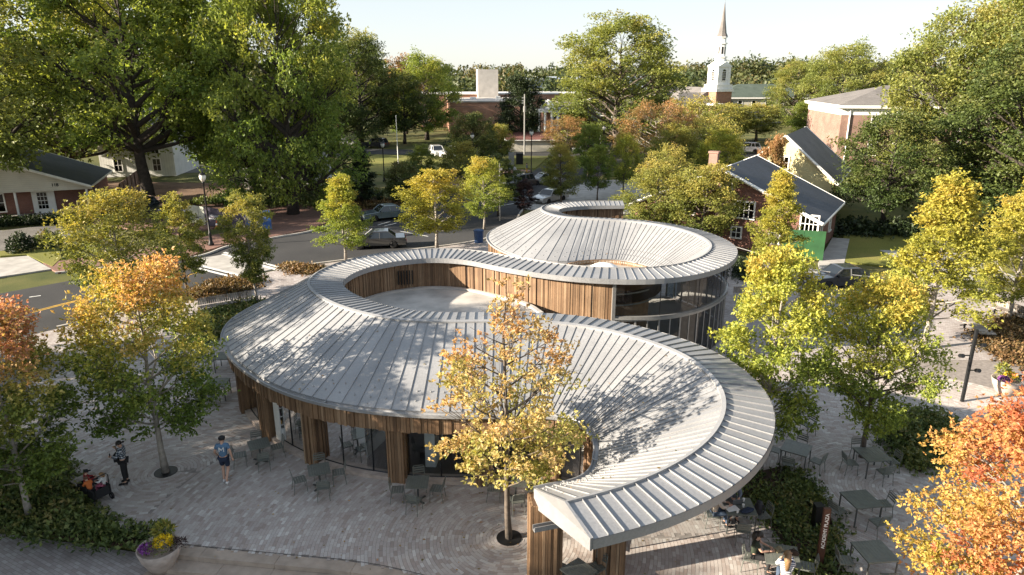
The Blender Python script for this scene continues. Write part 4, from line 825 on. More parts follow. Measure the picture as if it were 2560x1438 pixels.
# ------------------------------------------------------------------ cafe tables and chairs
def chair_proto():
    e = empty('chair', (0, 0, 0))
    def seat(mb):
        for k in range(5): mb.box((0, -.17 + k * .085, .45), (.40, .072, .014))
        mb.box((-.2, 0, .437), (.02, .42, .022)); mb.box((.2, 0, .437), (.02, .42, .022)); mb.box((0, .2, .437), (.42, .02, .022))
    part('seat', 'furniture', e, seat)
    def back(mb):
        mb.tube([(-.195, -.2, .44), (-.2, -.235, .62), (-.195, -.265, .79), (-.16, -.275, .83), (.16, -.275, .83), (.195, -.265, .79), (.2, -.235, .62), (.195, -.2, .44)], .012, 5)
    bk = part('backrest', 'furniture', e, back)
    for z, y in ((.76, -.258), (.68, -.244), (.6, -.23)): part('back_slat', 'furniture', bk, lambda mb: mb.box((0, y, z), (.385, .012, .055)))
    for sx in (-1, 1):
        part('leg', 'furniture', e, lambda mb: mb.tube([(sx * .19, .19, .445), (sx * .205, .215, 0)], .012, 5))
        part('leg', 'furniture', e, lambda mb: mb.tube([(sx * .19, -.19, .445), (sx * .205, -.25, 0)], .012, 5))
    return e
def table_proto(kind, w):
    e = empty('cafe_table', (0, 0, 0)); z = .74
    def top(mb):
        n = 9; s = w / n
        for k in range(n): mb.box((-w / 2 + s * (k + .5), 0, z - .01), (s - .004, w, .018))
        mb.box((0, -w / 2, z - .022), (w, .022, .045)); mb.box((0, w / 2, z - .022), (w, .022, .045)); mb.box((-w / 2, 0, z - .022), (.022, w + .02, .045)); mb.box((w / 2, 0, z - .022), (.022, w + .02, .045))
    part('table_top', 'furniture', e, top)
    if kind == 'pedestal':
        part('pedestal', 'furniture_dark', e, lambda mb: mb.tube([(0, 0, .72), (0, 0, .04)], .035, 8))
        part('base', 'furniture_dark', e, lambda mb: (mb.box((0, 0, .025), (.62, .06, .03), .785), mb.box((0, 0, .027), (.62, .06, .032), -.785)))
    else:
        for sx in (-1, 1):
            for sy in (-1, 1): part('leg', 'furniture_dark', e, lambda mb: mb.box((sx * (w / 2 - .03), sy * (w / 2 - .03), .36), (.035, .035, .72)))
    return e
CH = chair_proto(); TP = table_proto('pedestal', .72); TL = table_proto('legs', .92)
used = {}
def place(proto, x, y, rz, label, cat, group):
    o = proto if proto.name not in used else copy_tree(proto)
    used.setdefault(proto.name, 1); o.location = (x, y, .006); o.rotation_euler = (0, 0, rz); return tag(o, label, cat, group)
SIDE = {0: 'near', 90: 'right', 180: 'far', 270: 'left'}
def cafe(x, y, rz, desc, sides, proto=TP, dist=.62, jit=.12):
    """desc names the table; sides: angles (0 = towards the steps, 90 = right) that have a chair"""
    place(proto, x, y, rz, 'grey green metal table ' + desc, 'table', 'cafe tables')
    for s in sides:
        a = rz + R(s) + rnd.uniform(-.1, .1); d = dist + rnd.uniform(-.02, jit)
        px_, py_ = x + math.sin(a) * d, y - math.cos(a) * d
        place(CH, px_, py_, a + rnd.uniform(-.25, .25), f'metal chair, {SIDE[s]} side of table {desc}', 'chair', 'cafe chairs')
cafe(-9.45, 23.3, .5, 'right beside the man in the blue shirt', (0, 90, 180, 270))
cafe(-6.75, 21.55, .35, 'second from the left in front of the shop glass', (0, 90, 180, 270))
cafe(-3.2, 20.75, .02, 'left of the sparse orange tree before the shop', (0, 90, 180, 270))
cafe(.12, 20.85, -.03, 'behind the sparse orange tree trunk', (0, 90, 270))
cafe(1.85, 16.35, .7, 'under the tip of the canopy', (0, 90, 180, 270))
cafe(7.25, 19.35, -.05, 'where the man in grey sits', (0, 90, 180, 270), TL, .72)
cafe(7.75, 17.0, -.25, 'where the woman in stripes sits', (0, 90, 270), TL, .72)
cafe(10.5, 23.0, -.6, 'right of the canopy edge beside the shrub bed', (0, 90, 180, 270), TL, .72)
cafe(13.1, 22.55, .1, 'beside the trunk of the greenish right tree', (0, 90, 180, 270), TL, .72)
cafe(11.35, 19.75, .15, 'right of the black bollard', (0, 90, 270), TL, .78)
cafe(10.5, 17.15, .1, 'behind the red foliage at lower right', (0, 270), TL, .72)
cafe(-13.2, 28.7, .1, 'left of the eave, nearest the corner column', (0, 270), TL, .72)
cafe(-14.0, 31.8, .05, 'left of the eave, by the dark shrubs', (180, 270), TL, .74)
for k, (x, y, a) in enumerate(((11.9, 25.3, 2.0), (10.6, 25.0, 4.2))): place(CH, x, y, a, ('spare metal chair standing alone behind the right tables', 'spare metal chair half hidden by leaves right of the canopy')[k], 'chair', 'cafe chairs')

# ------------------------------------------------------------------ shop shelves behind the glass
def shelf(x, y, rz, w, label):
    e = empty('shelf_unit', (x, y, .06), rz, label, 'shelf', 'shop shelves')
    part('cabinet', 'shelf_white', e, lambda mb: (mb.box((0, .02, 1.05), (w, .03, 2.1)), mb.box((-w / 2, -.16, 1.05), (.03, .36, 2.1)), mb.box((w / 2, -.16, 1.05), (.03, .36, 2.1)), mb.box((0, -.18, .3), (w - .04, .36, .6))))
    for k in range(4):
        b = part('shelf_board', 'shelf_white', e, lambda mb: mb.box((0, -.16, .75 + k * .36), (w - .06, .34, .025)))
        def goods(mb):
            s = -w / 2 + .06
            while s < w / 2 - .1:
                q = rnd.uniform(.05, .12); hh = rnd.uniform(.1, .26); mb.box((s + q / 2, -.18, .765 + k * .36 + hh / 2), (q * .85, rnd.uniform(.08, .2), hh)); s += q
        part('goods', 'goods', b, goods, kind='stuff')
shelf(-8.6, 25.6, .9, 2.2, 'white shop shelf behind the leftmost glass bay')
shelf(-5.5, 24.5, 1.25, 2.0, 'stocked white shop shelf behind the second glass bay')
shelf(-3.1, 23.6, 1.5, 1.6, 'white shop shelf edge on behind the third glass bay')
o = MB(); o.box((0, 0, 1.55), (1.0, .03, .8)); o.box((0, 0, .6), (.04, .04, 1.2)); o.box((0, 0, .02), (.5, .4, .03)); o = o.build('display_board', 'shelf_white'); o.location = (-1.2, 22.9, .06); tag(o, 'blank white display board hung behind the shop glass', 'board')

# ------------------------------------------------------------------ people
plain('skin', (0.48, 0.29, 0.21), 0.55, 0, .06, 8); plain('hair_dark', (0.018, 0.013, 0.011), 0.5, 0, .3, 20); plain('hair_auburn', (0.05, 0.018, 0.012), 0.5, 0, .3, 20); plain('hair_blond', (0.22, 0.13, 0.06), 0.5, 0, .35, 25)
plain('hair_brown', (0.09, 0.045, 0.022), 0.5, 0, .3, 20)
for n_, c_ in (('cloth_black', (.012, .012, .014)), ('cloth_navy', (.012, .02, .045)), ('cloth_blue', (.085, .16, .26)), ('cloth_grey', (.10, .115, .15)), ('cloth_beige', (.42, .36, .30)), ('cloth_green', (.022, .032, .018)), ('cloth_jeans', (.05, .075, .12)),
               ('cloth_white', (.62, .62, .62)), ('cloth_red', (.25, .015, .02)), ('cloth_orange', (.5, .13, .03)), ('cloth_pink', (.5, .13, .2)), ('cloth_khaki', (.22, .19, .12)), ('leather', (.035, .02, .012))): plain(n_, c_, .85, 0, .14, 12)
m, t, b = nodes_of('cloth_plaid'); v = coords(t); sx = N(t, 'ShaderNodeSeparateXYZ'); t.links.new(v, sx.inputs[0])
def stripes(sock, freq, duty):
    return mathn(t, 'LESS_THAN', mathn(t, 'FRACT', mathn(t, 'MULTIPLY', sock, freq)), duty)
f = mathn(t, 'MULTIPLY', mathn(t, 'ADD', stripes(mathn(t, 'ADD', sx.outputs[0], sx.outputs[1]), 11, .5), stripes(sx.outputs[2], 11, .5)), .5)
t.links.new(ramp(t, f, [(0.0, (.02, .025, .04)), (.5, (.09, .12, .16)), (1.0, (.5, .52, .55))]), b.inputs['Base Color']); b.inputs['Roughness'].default_value = .9
m, t, b = nodes_of('cloth_stripe'); v = coords(t); sx = N(t, 'ShaderNodeSeparateXYZ'); t.links.new(v, sx.inputs[0])
t.links.new(ramp(t, stripes(sx.outputs[2], 19, .45), [(0.0, (.6, .6, .6)), (1.0, (.03, .04, .10))]), b.inputs['Base Color']); b.inputs['Roughness'].default_value = .9
def skin_mesh(verts, edges, radii, sub=1):
    me = bpy.data.meshes.new('tmp'); me.from_pydata(verts, edges, []); o = bpy.data.objects.new('tmp', me); COL.objects.link(o)
    md = o.modifiers.new('s', 'SKIN'); md.use_smooth_shade = True
    sv = me.skin_vertices[0].data
    for i, r_ in enumerate(radii): sv[i].radius = r_ if hasattr(r_, '__len__') else (r_, r_); sv[i].use_root = (i == 0)
    s2 = o.modifiers.new('u', 'SUBSURF'); s2.levels = sub; s2.render_levels = sub
    dg = bpy.context.evaluated_depsgraph_get(); out = bpy.data.meshes.new_from_object(o.evaluated_get(dg))
    V = [tuple(v.co) for v in out.vertices]; F = [tuple(p.vertices) for p in out.polygons]
    bpy.data.objects.remove(o); bpy.data.meshes.remove(me); bpy.data.meshes.remove(out); return V, F
def lerp(a, b_, f): return tuple(a[i] + (b_[i] - a[i]) * f for i in range(3))
def person(x, y, rz, label, J, shirt, trousers, hair, sc=1.0, sleeve='long', leg='long', shoe='cloth_black', hair_len=0.0, z=0.0, extra=None, coat=None, cat='person'):
    """J: joints; the figure faces +Y before turning. body is one skin; clothing lies over it"""
    P = dict(pel=(0, 0, .95), wst=(0, 0, 1.1), che=(0, .0, 1.3), nec=(0, .0, 1.47), hd=(0, .03, 1.60), top=(0, .02, 1.70),
             shl=(-.17, 0, 1.41), shr=(.17, 0, 1.41), ell=(-.22, 0, 1.14), elr=(.22, 0, 1.14), hal=(-.22, .04, .90), har=(.22, .04, .90),
             hpl=(-.09, 0, .9), hpr=(.09, 0, .9), knl=(-.1, .02, .5), knr=(.1, .02, .5), anl=(-.1, 0, .09), anr=(.1, 0, .09), tol=(-.11, .17, .03), tor=(.11, .17, .03)); P.update(J)
    base = ['pel', 'wst', 'che', 'nec', 'hd', 'top', 'shl', 'shr', 'ell', 'elr', 'hal', 'har', 'hpl', 'hpr', 'knl', 'knr', 'anl', 'anr', 'tol', 'tor']
    ix = {k: i for i, k in enumerate(base)}
    E_ = [(0, 1), (1, 2), (2, 3), (3, 4), (4, 5), (2, 6), (2, 7), (6, 8), (7, 9), (8, 10), (9, 11), (0, 12), (0, 13), (12, 14), (13, 15), (14, 16), (15, 17), (16, 18), (17, 19)]
    rad = [(.135, .1), (.115, .085), (.135, .095), .052, .092, .07, .055, .055, .041, .041, .028, .028, .078, .078, .056, .056, .04, .04, .035, .035]
    V, F = skin_mesh([P[k] for k in base], E_, rad, 2)
    mb = MB(); mb.add(V, F)
    for s_, h, el in ((-1, 'hal', 'ell'), (1, 'har', 'elr')):       # palms, fingers and thumbs
        a = Vector(P[h]); d = (a - Vector(P[el])).normalized(); side = d.cross(Vector((0, 1, .3))).normalized() * -s_; up = d.cross(side)
        mb.tube([a - d * .01, a + d * .05, a + d * .085], [.026, .036, .032], 6)
        for k in range(4): q = a + d * .08 + side * (.026 - k * .017); L_ = (.062, .072, .068, .052)[k]; mb.tube([q, q + d * L_ * .55 + up * .006, q + d * L_ * .9 + up * .028], [.0085, .008, .006], 5)
        q = a + d * .03 + side * .03; mb.tube([q, q + side * .025 + d * .03, q + side * .028 + d * .055], [.011, .01, .007], 5)
    hd = Vector(P['hd']); fwd = Vector(J.get('face', (0, 1, 0))).normalized(); rt = fwd.cross(Vector((0, 0, 1))).normalized(); upv = rt.cross(fwd)
    n0 = hd + fwd * .088; mb.tube([n0 + upv * .03, n0 + fwd * .018 - upv * .012, n0 - upv * .025], [.008, .014, .008], 5)
    for s_ in (-1, 1): e0 = hd + rt * s_ * .087; mb.tube([e0 + upv * .03, e0 + rt * s_ * .012, e0 - upv * .03], [.01, .016, .008], 5)
    body = mb.build('person', 'skin', None, True); body.location = (x, y, z); body.rotation_euler = (0, 0, rz); body.scale = (sc,) * 3; tag(body, label, cat)
    def eyes(m_):
        for s_ in (-1, 1): m_.lathe([(0, -.012), (.012, 0), (0, .012)], tuple(hd + fwd * .083 + rt * s_ * .032 + upv * .012), 6)
        q = hd + fwd * .084 - upv * .045; m_.box(tuple(q), (.04, .012, .008))
    part('face_features', 'hair_dark', body, eyes)
    up_ = ['pel', 'wst', 'che', 'shl', 'shr', 'ell', 'elr'] + (['hal', 'har'] if sleeve == 'long' else [])
    pos = {k: P[k] for k in up_}; g = .016
    pos['nk'] = lerp(P['che'], P['nec'], .75)
    if sleeve == 'short':
        pos['ell'] = lerp(P['shl'], P['ell'], .6); pos['elr'] = lerp(P['shr'], P['elr'], .6)
    elif sleeve == 'long':
        pos['hal'] = lerp(P['ell'], P['hal'], .92); pos['har'] = lerp(P['elr'], P['har'], .92)
    ks = list(pos); iv = {k: i for i, k in enumerate(ks)}
    ee = [('pel', 'wst'), ('wst', 'che'), ('che', 'nk'), ('che', 'shl'), ('che', 'shr'), ('shl', 'ell'), ('shr', 'elr')] + ([('ell', 'hal'), ('elr', 'har')] if sleeve == 'long' else [])
    rr = dict(pel=(.155, .12), wst=(.14, .108), che=(.155, .115), nk=.07, shl=.078, shr=.078, ell=.062, elr=.062, hal=.045, har=.045)
    V, F = skin_mesh([pos[k] for k in ks], [(iv[a], iv[b_]) for a, b_ in ee], [rr[k] for k in ks], 2)
    part('shirt', shirt, body, lambda m_: m_.add(V, F), True)
    f_ = 1.0 if leg == 'long' else .15
    kl, kr = P['knl'], P['knr']
    if leg == 'long': pts = [P['pel'], P['hpl'], P['hpr'], kl, kr, lerp(kl, P['anl'], .93), lerp(kr, P['anr'], .93)]; ed = [(0, 1), (0, 2), (1, 3), (2, 4), (3, 5), (4, 6)]; rd_ = [(.15, .118), .098, .098, .074, .074, .055, .055]
    else: pts = [P['pel'], P['hpl'], P['hpr'], lerp(P['hpl'], kl, .85), lerp(P['hpr'], kr, .85)]; ed = [(0, 1), (0, 2), (1, 3), (2, 4)]; rd_ = [(.15, .118), .102, .102, .088, .088]
    V2, F2 = skin_mesh(pts, ed, rd_, 2); part('trousers', trousers, body, lambda m_: m_.add(V2, F2), True)
    for a_, t_ in (('anl', 'tol'), ('anr', 'tor')):
        A, T_ = Vector(P[a_]), Vector(P[t_]); bk = A - (T_ - A) * .35; bk.z = T_.z + .005
        part('shoe', shoe, body, lambda m_: m_.tube([bk, lerp(A, T_, .3)[:2] + (T_.z + .025,), tuple(T_ + (T_ - A).normalized() * .02), tuple(T_ + (T_ - A).normalized() * .06)], [.042, .05, .044, .02], 8), True)
    def hairf(m_):
        m_.lathe([(.1, -.02), (.104, .03), (.095, .075), (.06, .108), (0, .118)], (0, 0, 0), 14)
        if hair_len: m_.tube([(0, -.055, .05), (0, -.085, -.03), (0, -.095, -.12), (0, -.08, -.12 - hair_len)], [.075, .095, .1, .045], 9)
    h_ = part('hair', hair, body, hairf, True); h_.location = hd - fwd * .014 + Vector((0, 0, .012)); h_.rotation_euler = (R(-14), 0, math.atan2(fwd.y, fwd.x) - math.pi / 2)
    if extra: extra(body, hd, fwd, P)
    return body
def box_part(name, mat, body, c, s, rz=0): return part(name, mat, body, lambda m_: m_.box(c, s, rz))
def cap_on(mat):
    def f(body, hd, fwd, P):
        c = part('cap', mat, body, lambda m_: (m_.lathe([(.112, .02), (.112, .06), (.09, .105), (.04, .13), (0, .134)], (0, 0, 0), 16), m_.box((0, .14, .03), (.15, .13, .014))), True)
        c.location = hd - fwd * .01 + Vector((0, 0, .015)); c.rotation_euler = (R(-6), 0, math.atan2(fwd.y, fwd.x) - math.pi / 2)
    return f
# woman in plaid, side on, eating with phone in the other hand
def x1(body, hd, fwd, P):
    box_part('phone', 'black_metal', body, (-.1, .36, 1.22), (.07, .012, .14)); part('snack', 'cloth_khaki', body, lambda m_: m_.tube([(.03, .17, 1.49), (.04, .24, 1.47)], [.03, .035], 7))
    part('bag', 'cloth_black', body, lambda m_: (m_.box((-.02, .19, 1.08), (.24, .12, .28)), m_.tube([(-.1, .1, 1.4), (-.12, .16, 1.2)], .014, 5)))
    part('hair_bun', 'hair_dark', body, lambda m_: m_.lathe([(0, -.05), (.05, 0), (0, .05)], (0, -.11, 1.66), 10), True)
person(-13.72, 21.84, 1.75, 'woman in a plaid jacket and black leggings eating while holding a phone', dict(elr=(.2, .1, 1.17), har=(.06, .2, 1.4), ell=(-.21, .12, 1.15), hal=(-.12, .32, 1.16), hd=(0, .05, 1.59), top=(0, .04, 1.69), tol=(-.13, .18, .03)), 'cloth_plaid', 'cloth_black', 'hair_dark', .98, extra=x1)
# man walking away
def x2(body, hd, fwd, P):
    cap_on('cloth_black')(body, hd, fwd, P)
    def M_(m_):
        y = -.128
        for a, b_ in (((-.075, 1.22), (-.075, 1.38)), ((.075, 1.22), (.075, 1.38)), ((-.075, 1.38), (0, 1.27)), ((.075, 1.38), (0, 1.27))): m_.tube([(a[0], y, a[1]), (b_[0], y, b_[1])], .017, 5)
    part('shirt_letter', 'cloth_white', body, M_)
person(-10.21, 21.95, .12, 'man in blue shirt with white letter M, navy shorts and black cap walking away', dict(knl=(-.09, .1, .52), anl=(-.07, -.02, .1), tol=(-.09, .15, .04), knr=(.1, .02, .5), anr=(.06, -.2, .16), tor=(.07, -.1, .03), ell=(-.27, -.02, 1.16), hal=(-.27, .14, 1.0), elr=(.26, -.06, 1.16), har=(.29, -.02, .9), hd=(.01, .04, 1.6)), 'cloth_blue', 'cloth_navy', 'hair_dark', 1.03, 'short', 'short', 'cloth_white', extra=x2)
SEAT = dict(pel=(0, -.02, .54), wst=(0, -.03, .70), che=(0, .01, .91), nec=(0, .04, 1.08), hd=(0, .09, 1.2), top=(0, .09, 1.3), shl=(-.17, .02, 1.02), shr=(.17, .02, 1.02), ell=(-.23, .16, .82), elr=(.23, .16, .82), hal=(-.1, .4, .80), har=(.1, .4, .80),
            hpl=(-.09, .02, .52), hpr=(.09, .02, .52), knl=(-.1, .42, .52), knr=(.1, .42, .52), anl=(-.1, .38, .1), anr=(.1, .38, .1), tol=(-.11, .55, .03), tor=(.11, .55, .03), face=(0, 1, -.25))
person(7.22, 20.05, math.pi, 'seated man in a grey blue sweater behind the laptop table', SEAT, 'cloth_grey', 'cloth_navy', 'hair_dark', 1.04)
person(6.5, 19.35, -1.5, 'seated woman with long auburn hair and beige cardigan at the laptop table', SEAT, 'cloth_beige', 'cloth_jeans', 'hair_auburn', 1.0, hair_len=.22)
def gl(body, hd, fwd, P): part('glasses', 'black_metal', body, lambda m_: [m_.tube([tuple(hd + fwd * .1 + Vector((s * .035 + .025 * math.cos(a), 0, .012 + .022 * math.sin(a)))) for a in np.linspace(0, 6.28, 9)], .004, 4) for s in (-1, 1)])
person(7.08, 17.28, -1.85, 'seated woman with black hair, glasses and dark green top', {**SEAT, 'face': (.25, 1, -.1)}, 'cloth_green', 'cloth_black', 'hair_dark', 1.0, 'short', hair_len=.14, extra=gl)
person(7.62, 16.32, -.2, 'seated woman with long blond hair and striped shirt seen from behind', {**SEAT, 'hal': (-.1, .38, .84), 'har': (.16, .36, .98)}, 'cloth_stripe', 'cloth_jeans', 'hair_blond', 1.0, hair_len=.3)
# children in the wagon and on the bench
person(-14.55, 20.95, -.9, 'child in red shirt and black cap in the wagon', SEAT, 'cloth_red', 'cloth_navy', 'hair_dark', .66, z=.18, extra=cap_on('cloth_black'))
person(-14.25, 20.62, .9, 'brown haired child leaning over in the wagon', {**SEAT, 'che': (0, .1, .88), 'nec': (0, .2, 1.02), 'hd': (0, .29, 1.1), 'top': (0, .34, 1.18), 'shl': (-.15, .12, .98), 'shr': (.15, .12, .98)}, 'cloth_orange', 'cloth_black', 'hair_brown', .62, z=.18)
person(-13.95, 20.95, 1.7, 'small blond child in a white and pink top in the wagon', SEAT, 'cloth_white', 'cloth_pink', 'hair_blond', .6, z=.18, hair_len=.1)
# far walkers by the lamp post
person(-.35, 96.5, 2.2, 'distant walker in white shirt and orange shorts by the black car', {}, 'cloth_white', 'cloth_orange', 'hair_brown', 1.0, 'short', 'short')
person(.35, 97.3, 2.6, 'distant walker in grey beside the one in orange shorts', {}, 'cloth_white', 'cloth_black', 'hair_dark', 1.0)
person(2.1, 99.6, 1.8, 'distant walker in yellow green trousers near the lamp post', {}, 'cloth_grey', 'line_yellow', 'hair_dark', 1.0)

# ------------------------------------------------------------------ small things on the plaza
def thing(name, x, y, z, rz, label, cat, group=None): return empty(name, (x, y, z), rz, label, cat, group)
w_ = thing('wagon', -14.25, 20.85, 0, -.55, 'black folding pull wagon loaded with children', 'wagon')
part('tub', 'cloth_black', w_, lambda mb: (mb.box((0, 0, .28), (1.0, .56, .03)), mb.box((0, -.28, .44), (1.0, .025, .32)), mb.box((0, .28, .44), (1.0, .025, .32)), mb.box((-.5, 0, .44), (.025, .56, .32)), mb.box((.5, 0, .44), (.025, .56, .32))))
part('handle', 'black_metal', w_, lambda mb: mb.tube([(.5, -.24, .3), (.56, -.24, 1.0), (.52, -.2, 1.06), (.52, .2, 1.06), (.56, .24, 1.0), (.5, .24, .3)], .017, 6))
for sx in (-.4, .42):
    for sy in (-.31, .31):
        wh = part('wheel', 'cloth_black', w_, lambda mb: mb.tube([(sx, sy - .03, .12), (sx, sy + .03, .12)], .12, 14)); part('hub', 'frame_grey', wh, lambda mb: mb.tube([(sx, sy - .035, .12), (sx, sy + .035, .12)], .05, 10))
ramp_attr('bench_wood', [(0, (.22, .19, .165)), (.5, (.34, .30, .265)), (1, (.46, .41, .36))], .8, 14, .3, .2)
def bench(pts, label, w=.5, z=.44, back=False):
    c = resample(catmull(pts, .1, 4), .12); n = normals(c); ctr = c.mean(0); e = empty('bench', (ctr[0], ctr[1], 0), 0, label, 'bench', 'curved slatted benches'); c = c - ctr
    for i in range(len(c)):
        part('slat', 'bench_wood', e, lambda mb: mb.box((c[i][0], c[i][1], z), (w, .098, .045), math.atan2(n[i][1], n[i][0])))
    for i in range(2, len(c), 9):
        part('leg', 'frame_dark', e, lambda mb: (mb.box((c[i][0], c[i][1], z / 2 - .02), (w * .8, .05, .05), math.atan2(n[i][1], n[i][0])), mb.box((c[i][0], c[i][1], z / 2), (.1, .06, z - .05), math.atan2(n[i][1], n[i][0]))))
    if back:
        for i in range(0, len(c), 1): part('back_slat', 'bench_wood', e, lambda mb: mb.box((c[i][0] + n[i][0] * w * .52, c[i][1] + n[i][1] * w * .52, z + .28), (.04, .098, .42), math.atan2(n[i][1], n[i][0])))
bench([(-15.07, 21.53), (-14.64, 21.21), (-14.16, 20.99)], 'pale slatted bench behind the children in the wagon', .75)
bench([(25.73, 37.78), (25.9, 36.79), (25.65, 35.36)], 'curved slatted bench beside the shrubs on the right', .8, .5)
bench([(29.09, 40.29), (29.4, 39.32), (29.74, 38.12)], 'long wooden bench at the right edge behind the pale trunk', .5, .44, True)
bench([(14.18, 42.44), (14.79, 42.44)], 'small slatted bench behind the tall glazing', .5, .44, True)
bench([(-18.81, 40.06), (-17.66, 40.82), (-16.23, 41.62)], 'long thin slatted bench by the shrubs left of the roof', .45, .44, True)
# flower pots
def pot(x, y, label, s=1.0, z=-.45):
    e = thing('flower_pot', x, y, z, 0, label, 'planter', 'large flower pots')
    part('bowl', 'stone_kerb', e, lambda mb: mb.lathe([(.34 * s, 0), (.44 * s, .18 * s), (.60 * s, .52 * s), (.68 * s, .84 * s), (.64 * s, .84 * s), (.56 * s, .74 * s), (0, .74 * s)], (0, 0, 0), 30), True)
    rng = np.random.default_rng(int(abs(x) * 10))
    for nm, c, r_, mt, n_, sz in (('yellow_flowers', (.14, .02, .96), .30, 'flower_yellow', 420, .075), ('purple_flowers', (-.3, -.18, .86), .24, 'flower_purple', 330, .065), ('trailing_plant', (.55, .12, .8), .26, 'leaf_plum', 130, .12), ('grass_tuft', (.0, .42, 1.05), .26, 'leaf_olive', 200, .2), ('green_leaves', (0, 0, .8), .5, 'leaf_shrub', 240, .1)):
        u = rng.normal(size=(n_, 3)); u /= np.linalg.norm(u, axis=1)[:, None]; u[:, 2] = np.abs(u[:, 2]) * (.75 if nm != 'grass_tuft' else 1.4); Q = np.array(c) * s + u * r_ * s * rng.uniform(.85, 1.02, n_)[:, None]
        V, F, lc = leaves(Q, rng.random(n_), rng.random(n_), rng, sz * s, u, 0, 1, aspect=.9 if 'flowers' in nm else .35); me = np_mesh(nm, V, F, None, lc); me.materials.append(MATS[mt]); link(bpy.data.objects.new(nm, me), e)
leaf_mat('flower_yellow', [(.55, .36, .01), (.75, .55, .02), (.8, .62, .04)], 0, .3, .5, .2); leaf_mat('flower_purple', [(.10, .02, .14), (.22, .05, .28), (.34, .12, .4)], 0, .3, .5, .2)
pot(-10.55, 17.75, 'tan stone flower pot with yellow and purple mums on the steps', .92, -.33)
pot(*(22.37, 29.05), 'brown flower pot with yellow flowers at the right edge', .9, 0)
# sign with raised letters
def text(body, s, size, loc, rot, mat, parent, name='lettering', depth=.006):
    cu = bpy.data.curves.new(name, 'FONT'); cu.body = s; cu.size = size; cu.extrude = depth; cu.align_x = 'CENTER'; cu.align_y = 'CENTER'; cu.offset = size * .012
    o = bpy.data.objects.new('tmp', cu); COL.objects.link(o); dg = bpy.context.evaluated_depsgraph_get(); me = bpy.data.meshes.new_from_object(o.evaluated_get(dg)); bpy.data.objects.remove(o)
    me.materials.append(MATS[mat]); q = bpy.data.objects.new(name, me); link(q, parent); q.location = loc; q.rotation_euler = rot; return q
plain('sign_brown', (.085, .032, .018), .6, 0, .3, 3)
sg = thing('plaza_sign', 9.15, 17.55, 0, .0, 'tall brown post sign with white upright ACADEMY PLAZA lettering', 'sign')
part('post', 'sign_brown', sg, lambda mb: mb.box((0, 0, .95), (.2, .09, 1.9)))
text(None, 'ACADEMY PLAZA', .15, (.01, -.049, 1.15), (R(90), R(-90), 0), 'white_paint', sg)
bo = MB(); bo.box((0, 0, .4), (.26, .26, .8)); bo.box((0, 0, .81), (.28, .28, .03)); bo = bo.build('bollard', 'black_metal'); bo.location = (9.78, 19.3, .01); tag(bo, 'squat black bollard at the edge of the right shrub bed', 'bollard')
# things on the tables
plain('laptop', (.18, .19, .2), .4, .5, .1, 4); plain('paper', (.72, .72, .7), .8, 0, .05, 4); plain('backpack', (.014, .014, .018), .8, 0, .3, 9)
def small(name, mat, x, y, z, rz, label, cat, fn):
    mb = MB(); fn(mb); o = mb.build(name, mat); o.location = (x, y, z); o.rotation_euler = (0, 0, rz); return tag(o, label, cat)
TZ = .752
small('laptop', 'laptop', 7.2, 19.55, TZ, .05, 'open laptop in front of the man in grey', 'laptop', lambda mb: (mb.box((0, 0, .008), (.32, .22, .014)), mb.add([(-.16, -.11, .015), (.16, -.11, .015), (.16, -.17, .21), (-.16, -.17, .21), (-.16, -.122, .012), (.16, -.122, .012), (.16, -.182, .205), (-.16, -.182, .205)], [(0, 1, 2, 3), (7, 6, 5, 4), (3, 2, 6, 7), (0, 3, 7, 4), (1, 5, 6, 2)])))
small('notebook', 'paper', 6.98, 19.2, TZ, .3, 'open white notebook on the laptop table', 'notebook', lambda mb: (mb.box((-.1, 0, .008), (.2, .27, .012)), mb.box((.105, 0, .006), (.2, .27, .01))))
for k, (x, y) in enumerate(((7.47, 19.6), (7.36, 19.28), (7.08, 18.98))): small('cup', 'paper', x, y, TZ, 0, ('white coffee cup beside the laptop', 'small white cup in the middle of the laptop table', 'white cup at the near edge of the laptop table')[k], 'cup', lambda mb: mb.lathe([(.03, 0), (.042, .1), (.044, .1), (.044, .11), (0, .112)], (0, 0, 0), 12))
small('jacket', 'cloth_navy', 7.42, 19.08, TZ, .4, 'dark blue jacket lying on the laptop table', 'jacket', lambda mb: (mb.lathe([(.2, 0), (.22, .03), (.15, .07), (0, .08)], (0, 0, 0), 9, sx=1.2, sy=.6), mb.tube([(-.2, 0, .04), (.05, .03, .07), (.22, -.05, .03)], [.03, .05, .03], 7)))
def bagf(mb): mb.lathe([(.13, 0), (.17, .06), (.18, .25), (.14, .38), (.05, .44), (0, .44)], (0, 0, 0), 10, sx=1, sy=.7); mb.tube([(-.06, -.12, .36), (-.08, -.17, .22), (-.07, -.13, .06)], .02, 5); mb.box((0, .1, .16), (.2, .08, .2))
small('backpack', 'backpack', 7.92, 19.4, .46, 1.2, 'black backpack on the chair right of the laptop table', 'backpack', bagf)
small('backpack', 'backpack', 8.1, 16.25, .01, .4, 'black backpack on the paving beside the woman in stripes', 'backpack', bagf)
small('snack_box', 'cloth_khaki', 7.72, 17.18, TZ, .4, 'open food box on the table of the woman in stripes', 'food', lambda mb: (mb.box((0, 0, .015), (.26, .2, .03)), mb.lathe([(.07, .03), (.08, .06), (.03, .1), (0, .1)], (.05, .02, 0), 8), mb.box((-.07, -.02, .05), (.08, .1, .05))))
small('handbag', 'leather', 8.08, 17.0, TZ, -.3, 'dark brown handbag on the table of the woman in stripes', 'bag', lambda mb: (mb.lathe([(.14, 0), (.15, .06), (.1, .13), (0, .14)], (0, 0, 0), 9, sx=1.1, sy=.6), mb.tube([(-.08, 0, .12), (0, 0, .2), (.08, 0, .12)], .012, 5)))
